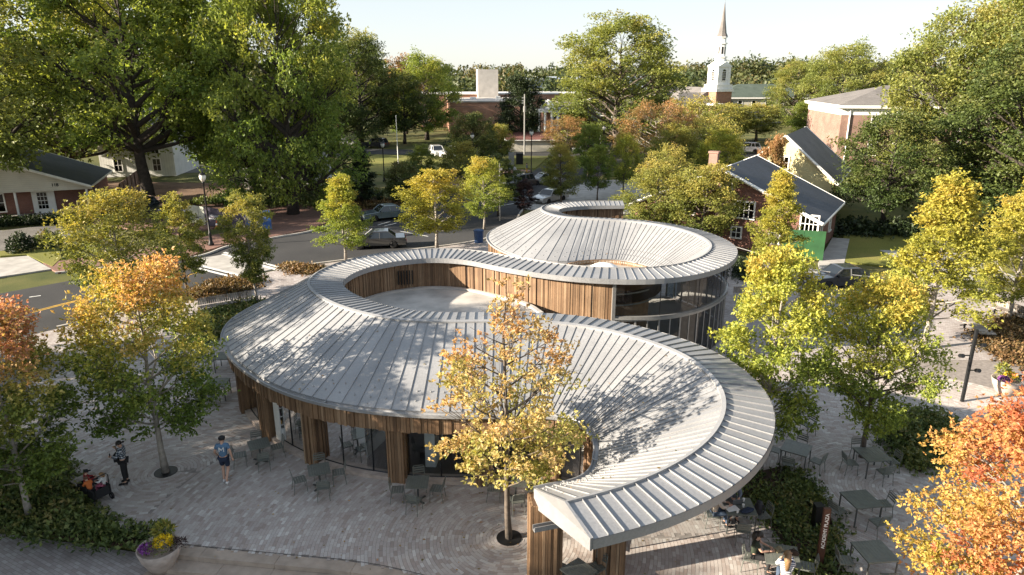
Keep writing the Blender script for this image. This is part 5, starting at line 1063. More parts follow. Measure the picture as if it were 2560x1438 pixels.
small('waste_bin', 'bin_blue', *(-2.85, 58.71), 0, 0, 'blue waste bin behind the far eave of the pavilion', 'bin', lambda mb: (mb.lathe([(.36, 0), (.42, 1.0), (.45, 1.0), (.45, 1.08), (.3, 1.14), (0, 1.14)], (0, 0, 0), 16),)) if plain('bin_blue', (.015, .055, .16), .5) else None
# fallen leaves scattered on paving and roof
rng = np.random.default_rng(8); n_ = 900; Q = np.stack([rng.uniform(-16, 13, n_), rng.uniform(14, 24, n_), np.full(n_, .012)], 1)
near_ = np.hypot(Q[:, 0] + 2, Q[:, 1] - 20.5) < rng.exponential(5, n_) + 1; Q = Q[near_]
V, F, lc = leaves(Q, rng.random(len(Q)), rng.random(len(Q)), rng, .09, None, 0, 1, aspect=.7); V = V.reshape(-1, 4, 3); V[:, :, 2] = .012 + np.abs(V[:, :, 2] - .012) * .15; V = V.reshape(-1, 3)
me = np_mesh('fallen_leaves', V, F, None, lc); me.materials.append(MATS['leaf_brown']); tag(link(bpy.data.objects.new('fallen_leaves', me)), 'dry leaves scattered over the plaza paving', 'leaves', None, 'stuff')

# ------------------------------------------------------------------ buildings
brick_mat('brick_red', (0.17, 0.062, 0.042), (0.23, 0.09, 0.06), (0.2, 0.16, 0.14)); brick_mat('brick_orange', (0.33, 0.145, 0.085), (0.40, 0.19, 0.11), (0.33, 0.27, 0.22)); brick_mat('brick_brown', (0.22, 0.12, 0.09), (0.28, 0.16, 0.12), (0.27, 0.22, 0.19))
def siding(name, col, step, axis=2):
    m, t, b = nodes_of(name); tc = N(t, 'ShaderNodeTexCoord'); sx = N(t, 'ShaderNodeSeparateXYZ'); t.links.new(tc.outputs['Object'], sx.inputs[0])
    s_ = sx.outputs[2] if axis == 2 else mathn(t, 'ADD', sx.outputs[0], sx.outputs[1])
    f = mathn(t, 'FRACT', mathn(t, 'MULTIPLY', s_, 1 / step)); lo = tuple(c * .62 for c in col)
    c = ramp(t, f, [(0.0, lo), (.12, col), (1.0, col)]); c = mixc(t, 1.0, c, ramp(t, noise(t, tc.outputs['Object'], .8, 5), [(.3, (.85,) * 3), (.7, (1.05,) * 3)]), 'MULTIPLY')
    t.links.new(c, b.inputs['Base Color']); b.inputs['Roughness'].default_value = .75; bump(t, b, f, .5, .02)
siding('siding_yellow', (0.62, 0.55, 0.30), .18); siding('siding_white', (0.66, 0.66, 0.63), .35, 0); siding('siding_blue', (0.34, 0.40, 0.46), .18); siding('siding_cream', (0.58, 0.55, 0.47), .2)
def shingle(name, c1, c2):
    m, t, b = nodes_of(name); v = coords(t); a = noise(t, v, .5, 5); g = noise(t, coords(t, (1, 1, 1)), 7, 3)
    c = ramp(t, a, [(.3, c1), (.7, c2)]); c = mixc(t, 1.0, c, ramp(t, g, [(.3, (.75,) * 3), (.7, (1.15,) * 3)]), 'MULTIPLY'); t.links.new(c, b.inputs['Base Color']); b.inputs['Roughness'].default_value = .9; bump(t, b, g, .3, .03)
shingle('shingle_slate', (.055, .065, .08), (.085, .095, .115)); shingle('shingle_grey', (.13, .12, .115), (.19, .175, .165)); shingle('shingle_green', (.045, .065, .05), (.075, .10, .08)); shingle('shingle_red', (.13, .05, .045), (.18, .08, .07)); shingle('metal_blue', (.24, .28, .33), (.32, .36, .42))
class Bld:
    def __init__(s, name, x, y, rz, label, cat='building', group=None): s.e = empty(name, (x, y, 0), rz, label, cat, group)
    def p(s, name, mat, fn, parent=None): return part(name, mat, parent or s.e, fn)
    def box(s, name, mat, c, sz, parent=None): return s.p(name, mat, lambda mb: mb.box(c, sz), parent)
    def gable_wall(s, mat, w, d, h, rh, x0=0, y0=0):       # ridge along y
        def f(mb):
            vs = []
            for y in (-d / 2, d / 2): vs += [(x0 - w / 2, y0 + y, -.1), (x0 + w / 2, y0 + y, -.1), (x0 + w / 2, y0 + y, h), (x0, y0 + y, h + rh), (x0 - w / 2, y0 + y, h)]
            mb.add(vs, [(0, 1, 2, 3, 4), (9, 8, 7, 6, 5), (1, 6, 7, 2), (5, 0, 4, 9)])
        return s.p('wall', mat, f)
    def gable_roof(s, mat, w, d, h, rh, ov=.45, th=.16, x0=0, y0=0, trim='white_paint'):
        k = rh / (w / 2); W = w / 2 + ov; D = d / 2 + ov; zt = h + rh + .12; ze = h - ov * k + .12
        def f(mb):
            for sg in (-1, 1):
                a = [(x0, y0 - D, zt), (x0 + sg * W, y0 - D, ze), (x0 + sg * W, y0 + D, ze), (x0, y0 + D, zt)]; b_ = [(p[0], p[1], p[2] - th) for p in a]
                vs = a + b_; fs = [(0, 1, 2, 3), (7, 6, 5, 4), (0, 4, 5, 1), (1, 5, 6, 2), (2, 6, 7, 3)]; mb.add(vs, fs if sg > 0 else [q[::-1] for q in fs])
        r_ = s.p('roof', mat, f)
        def g(mb):
            for sg in (-1, 1):
                for y in (y0 - D - .03, y0 + D + .03):
                    a = Vector((x0, y, zt - .1)); b_ = Vector((x0 + sg * W, y, ze - .1)); mb.tube([a, b_], .13, 4)
                mb.box((x0 + sg * (W + .04), y0, ze - .12), (.1, 2 * D, .16))
        s.p('trim', trim, g, r_); return r_
    def hip_roof(s, mat, w, d, h, rh, ov=.5, trim='white_paint'):
        W, D = w / 2 + ov, d / 2 + ov; L = abs(w - d) / 2
        rid = [(-L, 0, h + rh), (L, 0, h + rh)] if w >= d else [(0, -L, h + rh), (0, L, h + rh)]
        def f(mb):
            vs = [(-W, -D, h), (W, -D, h), (W, D, h), (-W, D, h)] + rid
            mb.add(vs, [(0, 1, 5, 4), (1, 2, 5), (2, 3, 4, 5), (3, 0, 4), (3, 2, 1, 0)] if w >= d else [(0, 1, 4), (1, 2, 5, 4), (2, 3, 5), (3, 0, 4, 5), (3, 2, 1, 0)])
        r_ = s.p('roof', mat, f)
        s.p('cornice', trim, lambda mb: mb.box((0, 0, h - .25), (2 * W - .1, 2 * D - .1, .46)), r_); return r_
    def window(s, face, u, z, w, h, hw, hd, nx=2, ny=2, glass='glass_dark', trim='white_paint', x0=0, y0=0):
        """face F B L R of a box with half sizes hw, hd; z is the middle"""
        ang = {'F': 0, 'R': math.pi / 2, 'B': math.pi, 'L': -math.pi / 2}[face]; out = hd if face in 'FB' else hw
        M = Matrix.Translation((x0, y0, z)) @ Matrix.Rotation(ang, 4, 'Z') @ Matrix.Translation((u, -out, 0))
        fr = s.p('window', trim, lambda mb: [mb.box(c, q, M=M) for c, q in (((0, -.03, h / 2 + .06), (w + .24, .12, .12)), ((0, -.06, -h / 2 - .06), (w + .3, .2, .1)), ((-w / 2 - .06, -.03, 0), (.12, .1, h)), ((w / 2 + .06, -.03, 0), (.12, .1, h)))])
        s.p('pane', glass, lambda mb: mb.box((0, -.006, 0), (w, .02, h), M=M), fr)
        def mu(mb):
            for i in range(1, nx): mb.box((-w / 2 + w * i / nx, -.03, 0), (.05, .03, h), M=M)
            for i in range(1, ny): mb.box((0, -.032, -h / 2 + h * i / ny), (w, .03, .05), M=M)
        if nx * ny > 1: s.p('muntins', trim, mu, fr)
        return fr
plain('room_dark', (.02, .02, .022), .6); 
# brick house with slate roof
B = Bld('brick_house', 19.9, 61.4, -.56, 'red brick house with dark slate gable roof behind the yellow tree', 'house'); w, d, h, rh = 15.0, 10, 3.05, 3.4
B.gable_wall('brick_red', w, d, h, rh); B.gable_roof('shingle_slate', w, d, h, rh)
for u, z, ww, hh, nx, ny in ((-3.0, 3.2, 1.5, 1.3, 4, 2), (1.87, 3.3, 1.5, 1.25, 4, 2), (6.9, 2.7, 1.2, 1.25, 4, 2), (.3, 5.2, .8, 1.0, 3, 3), (1.4, 1.4, .7, .8, 2, 2), (4.4, 1.3, .7, .8, 2, 2), (-4.6, 1.3, .7, .8, 2, 2)): B.window('F', u, z, ww, hh, w / 2, d / 2, nx, ny)
B.window('R', 1.5, 1.7, .8, 1.2, w / 2, d / 2, 1, 2); B.window('R', -3, 1.7, .8, 1.2, w / 2, d / 2, 1, 2)
B.p('chimney', 'brick_brown', lambda mb: (mb.box((-3.4, 3.5, 5.7), (.8, .6, 2.2)), mb.box((-3.4, 3.5, 6.85), (.95, .75, .18))))
g_ = Bld('green_panel', *(22.61, 53.06), -.3, 'plain green screen panels standing against the brick house corner', 'panel')
plain('green_paint', (.022, .085, .03), .6, 0, .2, 1.5)
for k in (-1, 1): g_.p('panel', 'green_paint', lambda mb: mb.box((k * .78, 0, 1.15), (1.54, .05, 2.3)))
g_.p('post', 'frame_grey', lambda mb: [mb.box((u, .08, 1.1), (.07, .07, 2.2)) for u in (-1.5, 0, 1.5)])
# yellow gable house
B = Bld('yellow_house', 29.9, 75.2, -.52, 'pale yellow clapboard house with grey gable roof', 'house'); w, d, h, rh = 9.5, 12, 4.0, 4.0
B.gable_wall('siding_yellow', w, d, h, rh); B.gable_roof('shingle_grey', w, d, h, rh); B.window('F', -2, 2.2, 1.0, 1.5, w / 2, d / 2); B.window('F', 2, 2.2, 1.0, 1.5, w / 2, d / 2); B.window('F', 0, 5.4, .8, 1.1, w / 2, d / 2)
# brick hall with hip roof
B = Bld('brick_hall', 68.3, 117, -.12, 'long brown brick hall with grey hip roof and white cornice', 'building'); w, d, h, rh = 34, 18, 9.2, 2.7
B.box('wall', 'brick_brown', (0, 0, h / 2), (w, d, h)); B.hip_roof('shingle_grey', w, d, h, rh, .7)
B.box('frieze', 'white_paint', (0, 0, h - 1.0), (w + .1, d + .1, 1.0))
for u in (-11.9, -8.3, -4, 0, 4, 8, 12): B.window('F', u, 6.6, 1.2, 2.2, w / 2, d / 2, 3, 4); B.window('F', u, 2.8, 1.2, 2.2, w / 2, d / 2, 3, 4)
B.p('downpipe', 'white_paint', lambda mb: mb.tube([(-w / 2 + 1.2, -d / 2 - .12, h - .6), (-w / 2 + 1.2, -d / 2 - .12, 0)], .12, 8))
# church with steeple
B = Bld('church', 55.4, 196, .42, 'brick church with tall white steeple and grey spire', 'church')
B.p('tower', 'brick_orange', lambda mb: mb.box((0, 0, 4.5), (5.2, 5.2, 9)))
B.p('cornice', 'white_paint', lambda mb: (mb.box((0, 0, 9.3), (6.0, 6.0, .7)), mb.box((0, 0, 10.2), (5.2, 5.2, 1.2))))
bel = B.p('belfry', 'white_paint', lambda mb: (mb.box((0, 0, 13), (3.9, 3.9, 4.6)), mb.box((0, 0, 15.4), (4.5, 4.5, .35)), [mb.prism([(sx * 1.75 - .35, sy * 1.75 - .35), (sx * 1.75 + .35, sy * 1.75 - .35), (sx * 1.75 + .35, sy * 1.75 + .35), (sx * 1.75 - .35, sy * 1.75 + .35)], 10.7, 15.2) for sx in (-1, 1) for sy in (-1, 1)]))
for f_ in 'FRL':
    B.window(f_, 0, 12.9, 1.15, 2.2, 1.96, 1.96, 3, 4)
    ang = {'F': 0, 'R': math.pi / 2, 'L': -math.pi / 2}[f_]; M = Matrix.Rotation(ang, 4, 'Z') @ Matrix.Translation((0, -2.0, 14.05))
    B.p('arch', 'glass_dark', lambda mb: mb.add([tuple(M @ Vector((.58 * math.cos(a), -.03, .58 * math.sin(a)))) for a in np.linspace(0, math.pi, 9)], [tuple(range(9))]), bel)
    B.p('pediment', 'white_paint', lambda mb: mb.add([tuple(M @ Vector(q)) for q in ((-1.9, -.3, 1.5), (1.9, -.3, 1.5), (0, -.3, 2.5), (-1.9, .6, 1.5), (1.9, .6, 1.5), (0, .6, 2.5))], [(0, 1, 2), (0, 2, 5, 3), (1, 4, 5, 2)]), bel)
def octo(mb, r0, r1, z0, z1): mb.lathe([(r0, z0), (r1, z1)], (0, 0, 0), 8)
lan = B.p('lantern', 'white_paint', lambda mb: (octo(mb, 1.5, 1.5, 15.6, 17.6), octo(mb, 1.75, 1.75, 17.6, 17.85), octo(mb, 1.2, 1.2, 17.85, 21), octo(mb, 1.5, 1.5, 21, 21.3), octo(mb, 1.1, 1.1, 21.3, 22.6), octo(mb, 1.45, 1.4, 22.6, 22.85)))
B.p('louvre', 'room_dark', lambda mb: [mb.box((0, -1.1, 19.4), (.5, .06, 1.8), M=Matrix.Rotation(a, 4, 'Z')) for a in np.arange(8) * math.pi / 4 + math.pi / 8], lan)
B.p('spire', 'shingle_grey', lambda mb: mb.lathe([(1.45, 22.85), (1.02, 23.8), (.52, 27), (.17, 30.2), (.04, 31.4)], (0, 0, 0), 8)); B.p('finial', 'frame_grey', lambda mb: mb.tube([(0, 0, 31.3), (0, 0, 32.6)], .04, 6))
n_ = B.p('wall', 'brick_orange', lambda mb: mb.box((-1, 12, 3), (14, 22, 6.2)))
B.p('nave_roof', 'shingle_grey', lambda mb: mb.add([(-8.6, .6, 6), (6.6, .6, 6), (6.6, 23.4, 6), (-8.6, 23.4, 6), (-1, .6, 10), (-1, 23.4, 10)], [(0, 1, 4), (1, 2, 5, 4), (2, 3, 5), (3, 0, 4, 5)]))
B.p('wing', 'brick_orange', lambda mb: (mb.box((-8.5, 2.5, 2.8), (10, 8, 5.6)), mb.box((-3.8, -3.5, 2.8), (2.2, 4.5, 5.6)))); B.p('wing_cornice', 'white_paint', lambda mb: (mb.box((-8.5, 2.5, 5.8), (10.6, 8.6, .5)), mb.box((-3.8, -3.5, 5.8), (2.8, 5.1, .5))))
B.p('wing_roof', 'shingle_grey', lambda mb: mb.add([(-14, -2, 6.05), (-3, -2, 6.05), (-3, 7, 6.05), (-14, 7, 6.05), (-11, 2.5, 8.7), (-3, 2.5, 8.7)], [(0, 1, 5, 4), (1, 2, 5), (2, 3, 4, 5), (3, 0, 4)]))
# long white building
B = Bld('white_hall', 82, 214, .06, 'long white two storey building with green roof', 'building'); w, d, h = 48, 16, 7.2
B.box('wall', 'siding_cream', (0, 0, h / 2), (w, d, h)); B.hip_roof('shingle_green', w, d, h, 3.4, .6)
for k in range(12): B.window('F', -22 + k * 4, 5.4, 1.1, 1.6, w / 2, d / 2, 1, 2); B.window('F', -22 + k * 4, 2.2, 1.1, 1.6, w / 2, d / 2, 1, 2)
B.p('roof_vents', 'frame_grey', lambda mb: (mb.box((2, -2.0, 10.4), (1.6, 1.2, 1.3)), mb.tube([(3.4, -2, 9.8), (3.4, -2, 11.6)], .3, 8), mb.box((.6, -2, 10.3), (.8, .8, 1.0))))
# brick school block with concrete tower
B = Bld('brick_school', -5.4, 176, .12, 'orange brick flat roofed block with concrete stair tower', 'building')
B.box('wall', 'brick_orange', (-1.5, 0, 3.7), (17, 22, 7.4)); B.p('roof', 'concrete_light', lambda mb: mb.box((-1.5, 0, 7.55), (17.4, 22.4, .3))); B.p('roof_gear', 'white_paint', lambda mb: (mb.box((1.5, -5, 8.1), (1.0, 1.0, .9)), mb.box((-4, 1, 7.9), (1.4, 1.2, .5))))
B.box('rear_wall', 'brick_orange', (6, 22, 4.2), (46, 14, 8.4)); B.box('parapet', 'white_paint', (6, 22, 8.5), (46.4, 14.4, .3))
tw = B.box('stair_tower', 'concrete_light', (.6, 14, 7.3), (5.2, 6, 14.6))
for z in (5.5, 9, 12.4): B.p('slot_window', 'room_dark', lambda mb: mb.box((3.22, 13, z), (.08, .8, 1.7)), tw)
# white hall with blue metal roof
B = Bld('gymnasium', 27, 232, .05, 'white walled hall with pale blue metal roof', 'building')
B.box('wall', 'siding_cream', (0, 0, 4), (44, 20, 8)); B.p('roof', 'metal_blue', lambda mb: mb.add([(-22.5, -10.5, 8.1), (22.5, -10.5, 8.1), (22.5, 10.5, 8.1), (-22.5, 10.5, 8.1), (-22.5, 0, 12.6), (22.5, 0, 12.6)], [(0, 1, 5, 4), (2, 3, 4, 5), (0, 4, 3), (1, 2, 5)]))
B.p('opening', 'room_dark', lambda mb: mb.box((-8, -10.03, 4.6), (12, .1, 2.0)))
# brick house with white porch top, partly hidden
B = Bld('brick_villa', 11.5, 158, .1, 'tall orange brick house with white windows behind the dark magnolia', 'house'); w, d, h = 9, 9, 6.8
B.box('wall', 'brick_orange', (0, 0, h / 2), (w, d, h)); B.hip_roof('shingle_grey', w, d, h, 1.5)
for u in (-2.6, 0, 2.6):
    for z in (5.2, 2.2): B.window('F', u, z, 1.1, 1.7, w / 2, d / 2, 2, 2)
B.p('portico', 'white_paint', lambda mb: (mb.box((-4.5, -5.5, 6.2), (5, 2, .6)), mb.lathe([(1.5, 6.5), (1.4, 7.3), (.8, 8.2), (0, 8.5)], (-4.5, -5.5, 0), 12), [mb.tube([(-4.5 + k, -6.2, 0), (-4.5 + k, -6.2, 6.1)], .22, 8) for k in (-2, -.7, .7, 2)]))
# blue grey house with porch
B = Bld('blue_house', 16.2, 142, -.12, 'blue grey clapboard house with dark porch roof', 'house'); w, d, h, rh = 11, 9, 6.6, 2.6
B.gable_wall('siding_blue', w, d, h, rh); B.gable_roof('shingle_slate', w, d, h, rh)
for u in (-3.6, -1, 1.8, 3.9): B.window('F', u, 5.2, .9, 1.5, w / 2, d / 2, 1, 2)
B.p('porch_roof', 'shingle_slate', lambda mb: mb.add([(-7, -7.6, 3.0), (7, -7.6, 3.0), (6, -4.4, 4.1), (-6, -4.4, 4.1), (-7, -7.6, 2.75), (7, -7.6, 2.75)], [(0, 1, 2, 3), (0, 4, 5, 1)]))
for k in range(6): B.p('porch_post', 'white_paint', lambda mb: mb.box((-6.6 + k * 2.64, -7.4, 1.38), (.2, .2, 2.75)))
B.window('F', -2.5, 1.6, 1.1, 1.6, w / 2, d / 2, 1, 2); B.window('F', 2.5, 1.6, 1.1, 1.6, w / 2, d / 2, 1, 2)
# low white shed
B = Bld('white_shed', 3.6, 133.5, .05, 'low white garage with dull red roof behind the utility pole', 'shed'); B.gable_wall('siding_cream', 5, 9, 2.2, 1.0)
for c_ in list(B.e.children): c_.rotation_euler = (0, 0, math.pi / 2)
r_ = B.gable_roof('shingle_red', 5, 9, 2.2, 1.0); r_.rotation_euler = (0, 0, math.pi / 2)
# house number 118 on the left
B = Bld('porch_house', -51.5, 74.0, .35, 'white gabled brick house with a porch and house number 118', 'house'); w, d, h, rh = 14, 9, 3.2, 2.6
B.gable_wall('brick_red', w, d, h, rh); B.gable_roof('shingle_slate', w, d + 2.4, h, rh, y0=-.9)
B.p('gable_board', 'siding_cream', lambda mb: mb.prism([(0, 0)], 0, 0) if False else mb.add([(-7.4, -6.25, 3.05), (7.4, -6.25, 3.05), (0, -6.25, 5.85), (-7.4, -6.05, 3.05), (7.4, -6.05, 3.05), (0, -6.05, 5.85), (-7.4, -6.25, 2.7), (7.4, -6.25, 2.7)], [(0, 1, 2), (5, 4, 3), (6, 7, 1, 0)]))
text(None, '118', .42, (4.2, -6.28, 3.25), (R(90), 0, 0), 'black_metal', B.e, 'house_number', .02)
for u in (-4.6, -1.6): B.window('F', u, 1.5, 1.5, 1.7, w / 2, d / 2, 2, 2)
dr = B.p('door', 'white_paint', lambda mb: mb.box((2.6, -4.55, 1.25), (2.0, .12, 2.5))); B.p('pane', 'glass_dark', lambda mb: [mb.box((2.2 + i * .3, -4.63, .9 + j * .42), (.24, .03, .36)) for i in range(3) for j in range(4)], dr)
for u in (-6.8, .6, 6.8): B.p('porch_post', 'white_paint', lambda mb: mb.box((u, -6.0, 1.35), (.18, .18, 2.7)))
B.p('porch_floor', 'concrete', lambda mb: mb.box((0, -5.4, .12), (14, 1.9, .3)))
# white board and batten houses behind the oaks
for x, y, rz, lb in ((-29, 92, .2, 'white board and batten house seen between the oak trunks'), (-53, 104, .1, 'pale house far behind the number 118 house')):
    B = Bld('white_house', x, y, rz, lb, 'house'); w, d, h, rh = 10, 10, 5.6, 3.4
    B.gable_wall('siding_white', w, d, h, rh); B.gable_roof('shingle_grey', w, d, h, rh)
    for u in (-2.6, 2.6): B.window('F', u, 3.9, 1.0, 1.6, w / 2, d / 2, 2, 2); B.window('F', u, 1.5, 1.0, 1.6, w / 2, d / 2, 2, 2)
# ------------------------------------------------------------------ fences
ramp_attr('fence_wood', [(0, (.12, .075, .055)), (.5, (.2, .13, .10)), (1, (.29, .2, .155))], .85, 12, .3, .2)
def fence(pts, h, label, board=.5):
    c = resample(np.array(pts, float), board); n = normals(c); ctr = c.mean(0); e = empty('wood_fence', (*ctr, 0), 0, label, 'fence', 'wooden fences'); c = c - ctr
    for i in range(len(c) - 1):
        a, b_ = c[i], c[i + 1]; m_ = (a + b_) / 2; part('board', 'fence_wood', e, lambda mb: mb.box((m_[0], m_[1], h / 2 + rnd.uniform(-.03, .03)), (np.linalg.norm(b_ - a) - .02, .04, h), math.atan2(b_[1] - a[1], b_[0] - a[0])))
    for i in range(0, len(c), 5): part('post', 'fence_wood', e, lambda mb: mb.box((c[i][0] + n[i][0] * .08, c[i][1] + n[i][1] * .08, h / 2), (.12, .12, h + .1)))
fence([(-49, 92), (-45.2, 80.5), (-42.6, 75.6), (-37.2, 72.2), (-33.4, 70.3)], 1.7, 'brown board fence running behind the black pickup')
# construction screen with printed banners
plain('banner_blue', (.05, .065, .115), .8, 0, .2, 2); plain('banner_purple', (.06, .05, .075), .8, 0, .2, 2); plain('banner_pale', (.40, .42, .36), .8, 0, .2, 2); plain('banner_cyan', (.03, .10, .30), .8, 0, .2, 2); plain('ink_pale', (.45, .47, .5), .8)
bn = [(-33.05, 67.85), (-31.21, 66.71), (-29.08, 65.42), (-26.95, 64.35), (-24.77, 64.0), (-22.23, 63.65)]
for k, (mt, lb) in enumerate((('banner_blue', 'blue fence banner with large pale letters RY'), ('banner_pale', 'pale fence banner printed with an old document'), ('banner_purple', 'dark purple fence banner with small pale heading'), ('banner_purple', 'plain dark fence banner behind the vase shaped tree'), ('banner_cyan', 'bright blue fence banner beside the oak trunk'))):
    a, b_ = Vector((*bn[k], 0)), Vector((*bn[k + 1], 0)); m_ = (a + b_) / 2; L = (b_ - a).length; rz = math.atan2(b_.y - a.y, b_.x - a.x)
    e = empty('fence_banner', m_, rz, lb, 'banner', 'construction fence banners'); part('sheet', mt, e, lambda mb: mb.box((0, 0, .95), (L - .03, .03, 1.75)))
    part('post', 'frame_grey', e, lambda mb: [mb.tube([(u, .06, 0), (u, .06, 1.95)], .03, 6) for u in (-L / 2 + .04, L / 2 - .04)])
    if k == 0: text(None, 'RY', 1.0, (.25, -.02, 1.0), (R(90), 0, 0), 'ink_pale', e)
    if k == 1: part('print', 'banner_purple', e, lambda mb: (mb.box((-.2, -.02, .85), (L * .7, .008, .05)), mb.box((.35, -.021, 1.2), (.05, .008, .5)), mb.box((.1, -.022, .7), (.5, .008, .14))))
    if k == 2: text(None, 'HISTORIC', .26, (.1, -.02, 1.05), (R(90), 0, 0), 'ink_pale', e); part('print', 'ink_pale', e, lambda mb: [mb.box((-.75 + i * .19, -.02, .78), (.12, .008, .12)) for i in range(9)])
small('road_sign', 'black_metal', *(-31.27, 63.65), 0, 0, 'round dark sign seen from behind at the banner fence', 'sign', lambda mb: (mb.tube([(0, 0, 0), (0, 0, 2.3)], .035, 6), mb.tube([(0, -.03, 2.0), (0, 0, 2.0)], .42, 20)))
plain('cone_orange', (.6, .12, .02), .6)
cn = MB(); cn.box((0, 0, .02), (.36, .36, .04)); cn.lathe([(.14, .04), (.03, .72), (0, .72)], (0, 0, 0), 12); cn.lathe([(.105, .28), (.08, .45)], (0, 0, 0), 12, 1); cn = cn.build('traffic_cone', ['cone_orange', 'white_paint']); cn.location = (*(-27.66, 64.53), 0); tag(cn, 'orange traffic cone with white band at the banner fence', 'cone')
# ------------------------------------------------------------------ lamps and poles
plain('lamp_glass', (.72, .70, .64), .35)
def lamp(x, y, h, label, z=0.0):
    e = empty('street_lamp', (x, y, z), 0, label, 'street lamp', 'acorn street lamps')
    part('pole', 'black_metal', e, lambda mb: mb.lathe([(.24, 0), (.24, .12), (.15, .3), (.12, .9), (.14, 1.0), (.075, 1.1), (.06, h - .9), (.1, h - .85), (.1, h - .78), (.05, h - .74)], (0, 0, 0), 12), True)
    part('globe', 'lamp_glass', e, lambda mb: mb.lathe([(.1, h - .74), (.24, h - .5), (.27, h - .3), (.2, h - .14)], (0, 0, 0), 12), True)
    part('cap', 'black_metal', e, lambda mb: mb.lathe([(.3, h - .16), (.22, h - .06), (.06, h), (.03, h + .14), (0, h + .16)], (0, 0, 0), 12), True)
lamp(-25.42, 57.7, 6.1, 'black street lamp at the brick corner left of the crosswalk')
lamp(-5.8, 104.5, 5.4, 'street lamp in front of the round grey green tree'); lamp(2.6, 95.4, 6.6, 'street lamp beside the distant walkers'); lamp(14.4, 112, 6.0, 'street lamp before the blue grey house'); lamp(-17.0, 93.5, 5.2, 'street lamp standing at the edge of the sunny lawn', 0); lamp(21.0, 104.5, 5, 'street lamp near the white parked van')
e = empty('flag_pole', (-18.1, 112.4, 0), 0, 'tall bare white pole on the sunny lawn', 'pole'); part('pole', 'white_paint', e, lambda mb: mb.tube([(0, 0, 0), (0, 0, 7.4)], [.07, .045], 8)); part('ball', 'white_paint', e, lambda mb: mb.lathe([(0, 7.36), (.09, 7.44), (0, 7.52)], (0, 0, 0), 8))
e = empty('utility_pole', (2.2, 126, 0), 0, 'grey utility pole with transformer before the dark magnolia', 'pole')
part('pole', 'frame_grey', e, lambda mb: mb.tube([(0, 0, 0), (0, 0, 10.3)], [.17, .12], 8)); part('transformer', 'frame_grey', e, lambda mb: mb.tube([(.02, -.36, 7.3), (.02, -.36, 8.3)], .28, 10)); part('insulators', 'frame_grey', e, lambda mb: [mb.box((-.25, 0, z), (.5, .1, .18)) for z in (8.8, 9.2, 9.7)])
part('wire', 'black_metal', e, lambda mb: (mb.tube([(0, 0, 10), (-10, 3, 9.3), (-20, 6, 9.6)], .018, 4), mb.tube([(0, 0, 10.1), (1.6, -1, 7.4)], .015, 4), mb.tube([(0, 0, 8.4), (-14, 4, 8.0)], .018, 4)))
e = empty('lamp_mast', (-1.2, 68.3, -.1), 0, 'slim grey parking lamp mast left of the far roof', 'street lamp'); part('mast', 'frame_grey', e, lambda mb: mb.tube([(0, 0, 0), (0, 0, 5.6)], [.08, .06], 8)); part('lamp_head', 'frame_grey', e, lambda mb: (mb.box((.35, 0, 3.75), (.5, .3, .12)), mb.box((.1, 0, 5.1), (.3, .2, .2))))
e = empty('light_column', (20.0, 28.3, 0), 0, 'dark lighting column with spotlights on the right of the plaza', 'lamp'); part('column', 'frame_dark', e, lambda mb: mb.tube([(0, 0, 0), (0, 0, 3.4)], .08, 8)); part('spotlight', 'frame_dark', e, lambda mb: [(mb.box((sx * .22, 0, z), (.4, .04, .04)), mb.tube([(sx * .42, -.1, z + .02), (sx * .42, .12, z - .06)], .09, 8)) for sx, z in ((1, 2.7), (-1, 2.2), (1, 1.5))])
e = empty('utility_box', (.2, 112, 0), 0, 'dark bins and grey cabinet at the edge of the far lawn', 'cabinet'); part('cabinet', 'frame_grey', e, lambda mb: mb.box((-.3, 0, .9), (.9, .7, 1.8))); part('bin', 'black_metal', e, lambda mb: (mb.box((1.0, .2, .8), (1.1, .9, 1.6)), mb.box((1.0, .2, 1.65), (1.2, 1.0, .1))))
# thin rail along the drop behind the right-hand tree
rl = [(17.25, 53.43), (18.6, 50.71), (19.52, 48.34), (21.19, 46.16), (24.04, 44.69), (25.85, 44.07)]; c = resample(catmull(rl, .5), 1.0)
e = empty('guard_rail', (c[:, 0].mean(), c[:, 1].mean(), 0), 0, 'thin dark guard rail curving behind the right hand trees', 'railing'); c = c - c.mean(0)
part('rail', 'frame_grey', e, lambda mb: mb.tube([(x, y, .98) for x, y in c], .03, 6))
for i in range(0, len(c), 2): part('post', 'frame_dark', e, lambda mb: mb.tube([(*c[i], 0), (*c[i], .96)], .025, 5))
part('mesh_wires', 'frame_dark', e, lambda mb: [mb.tube([(x, y, z) for x, y in c], .006, 3) for z in (.2, .4, .6, .8)])

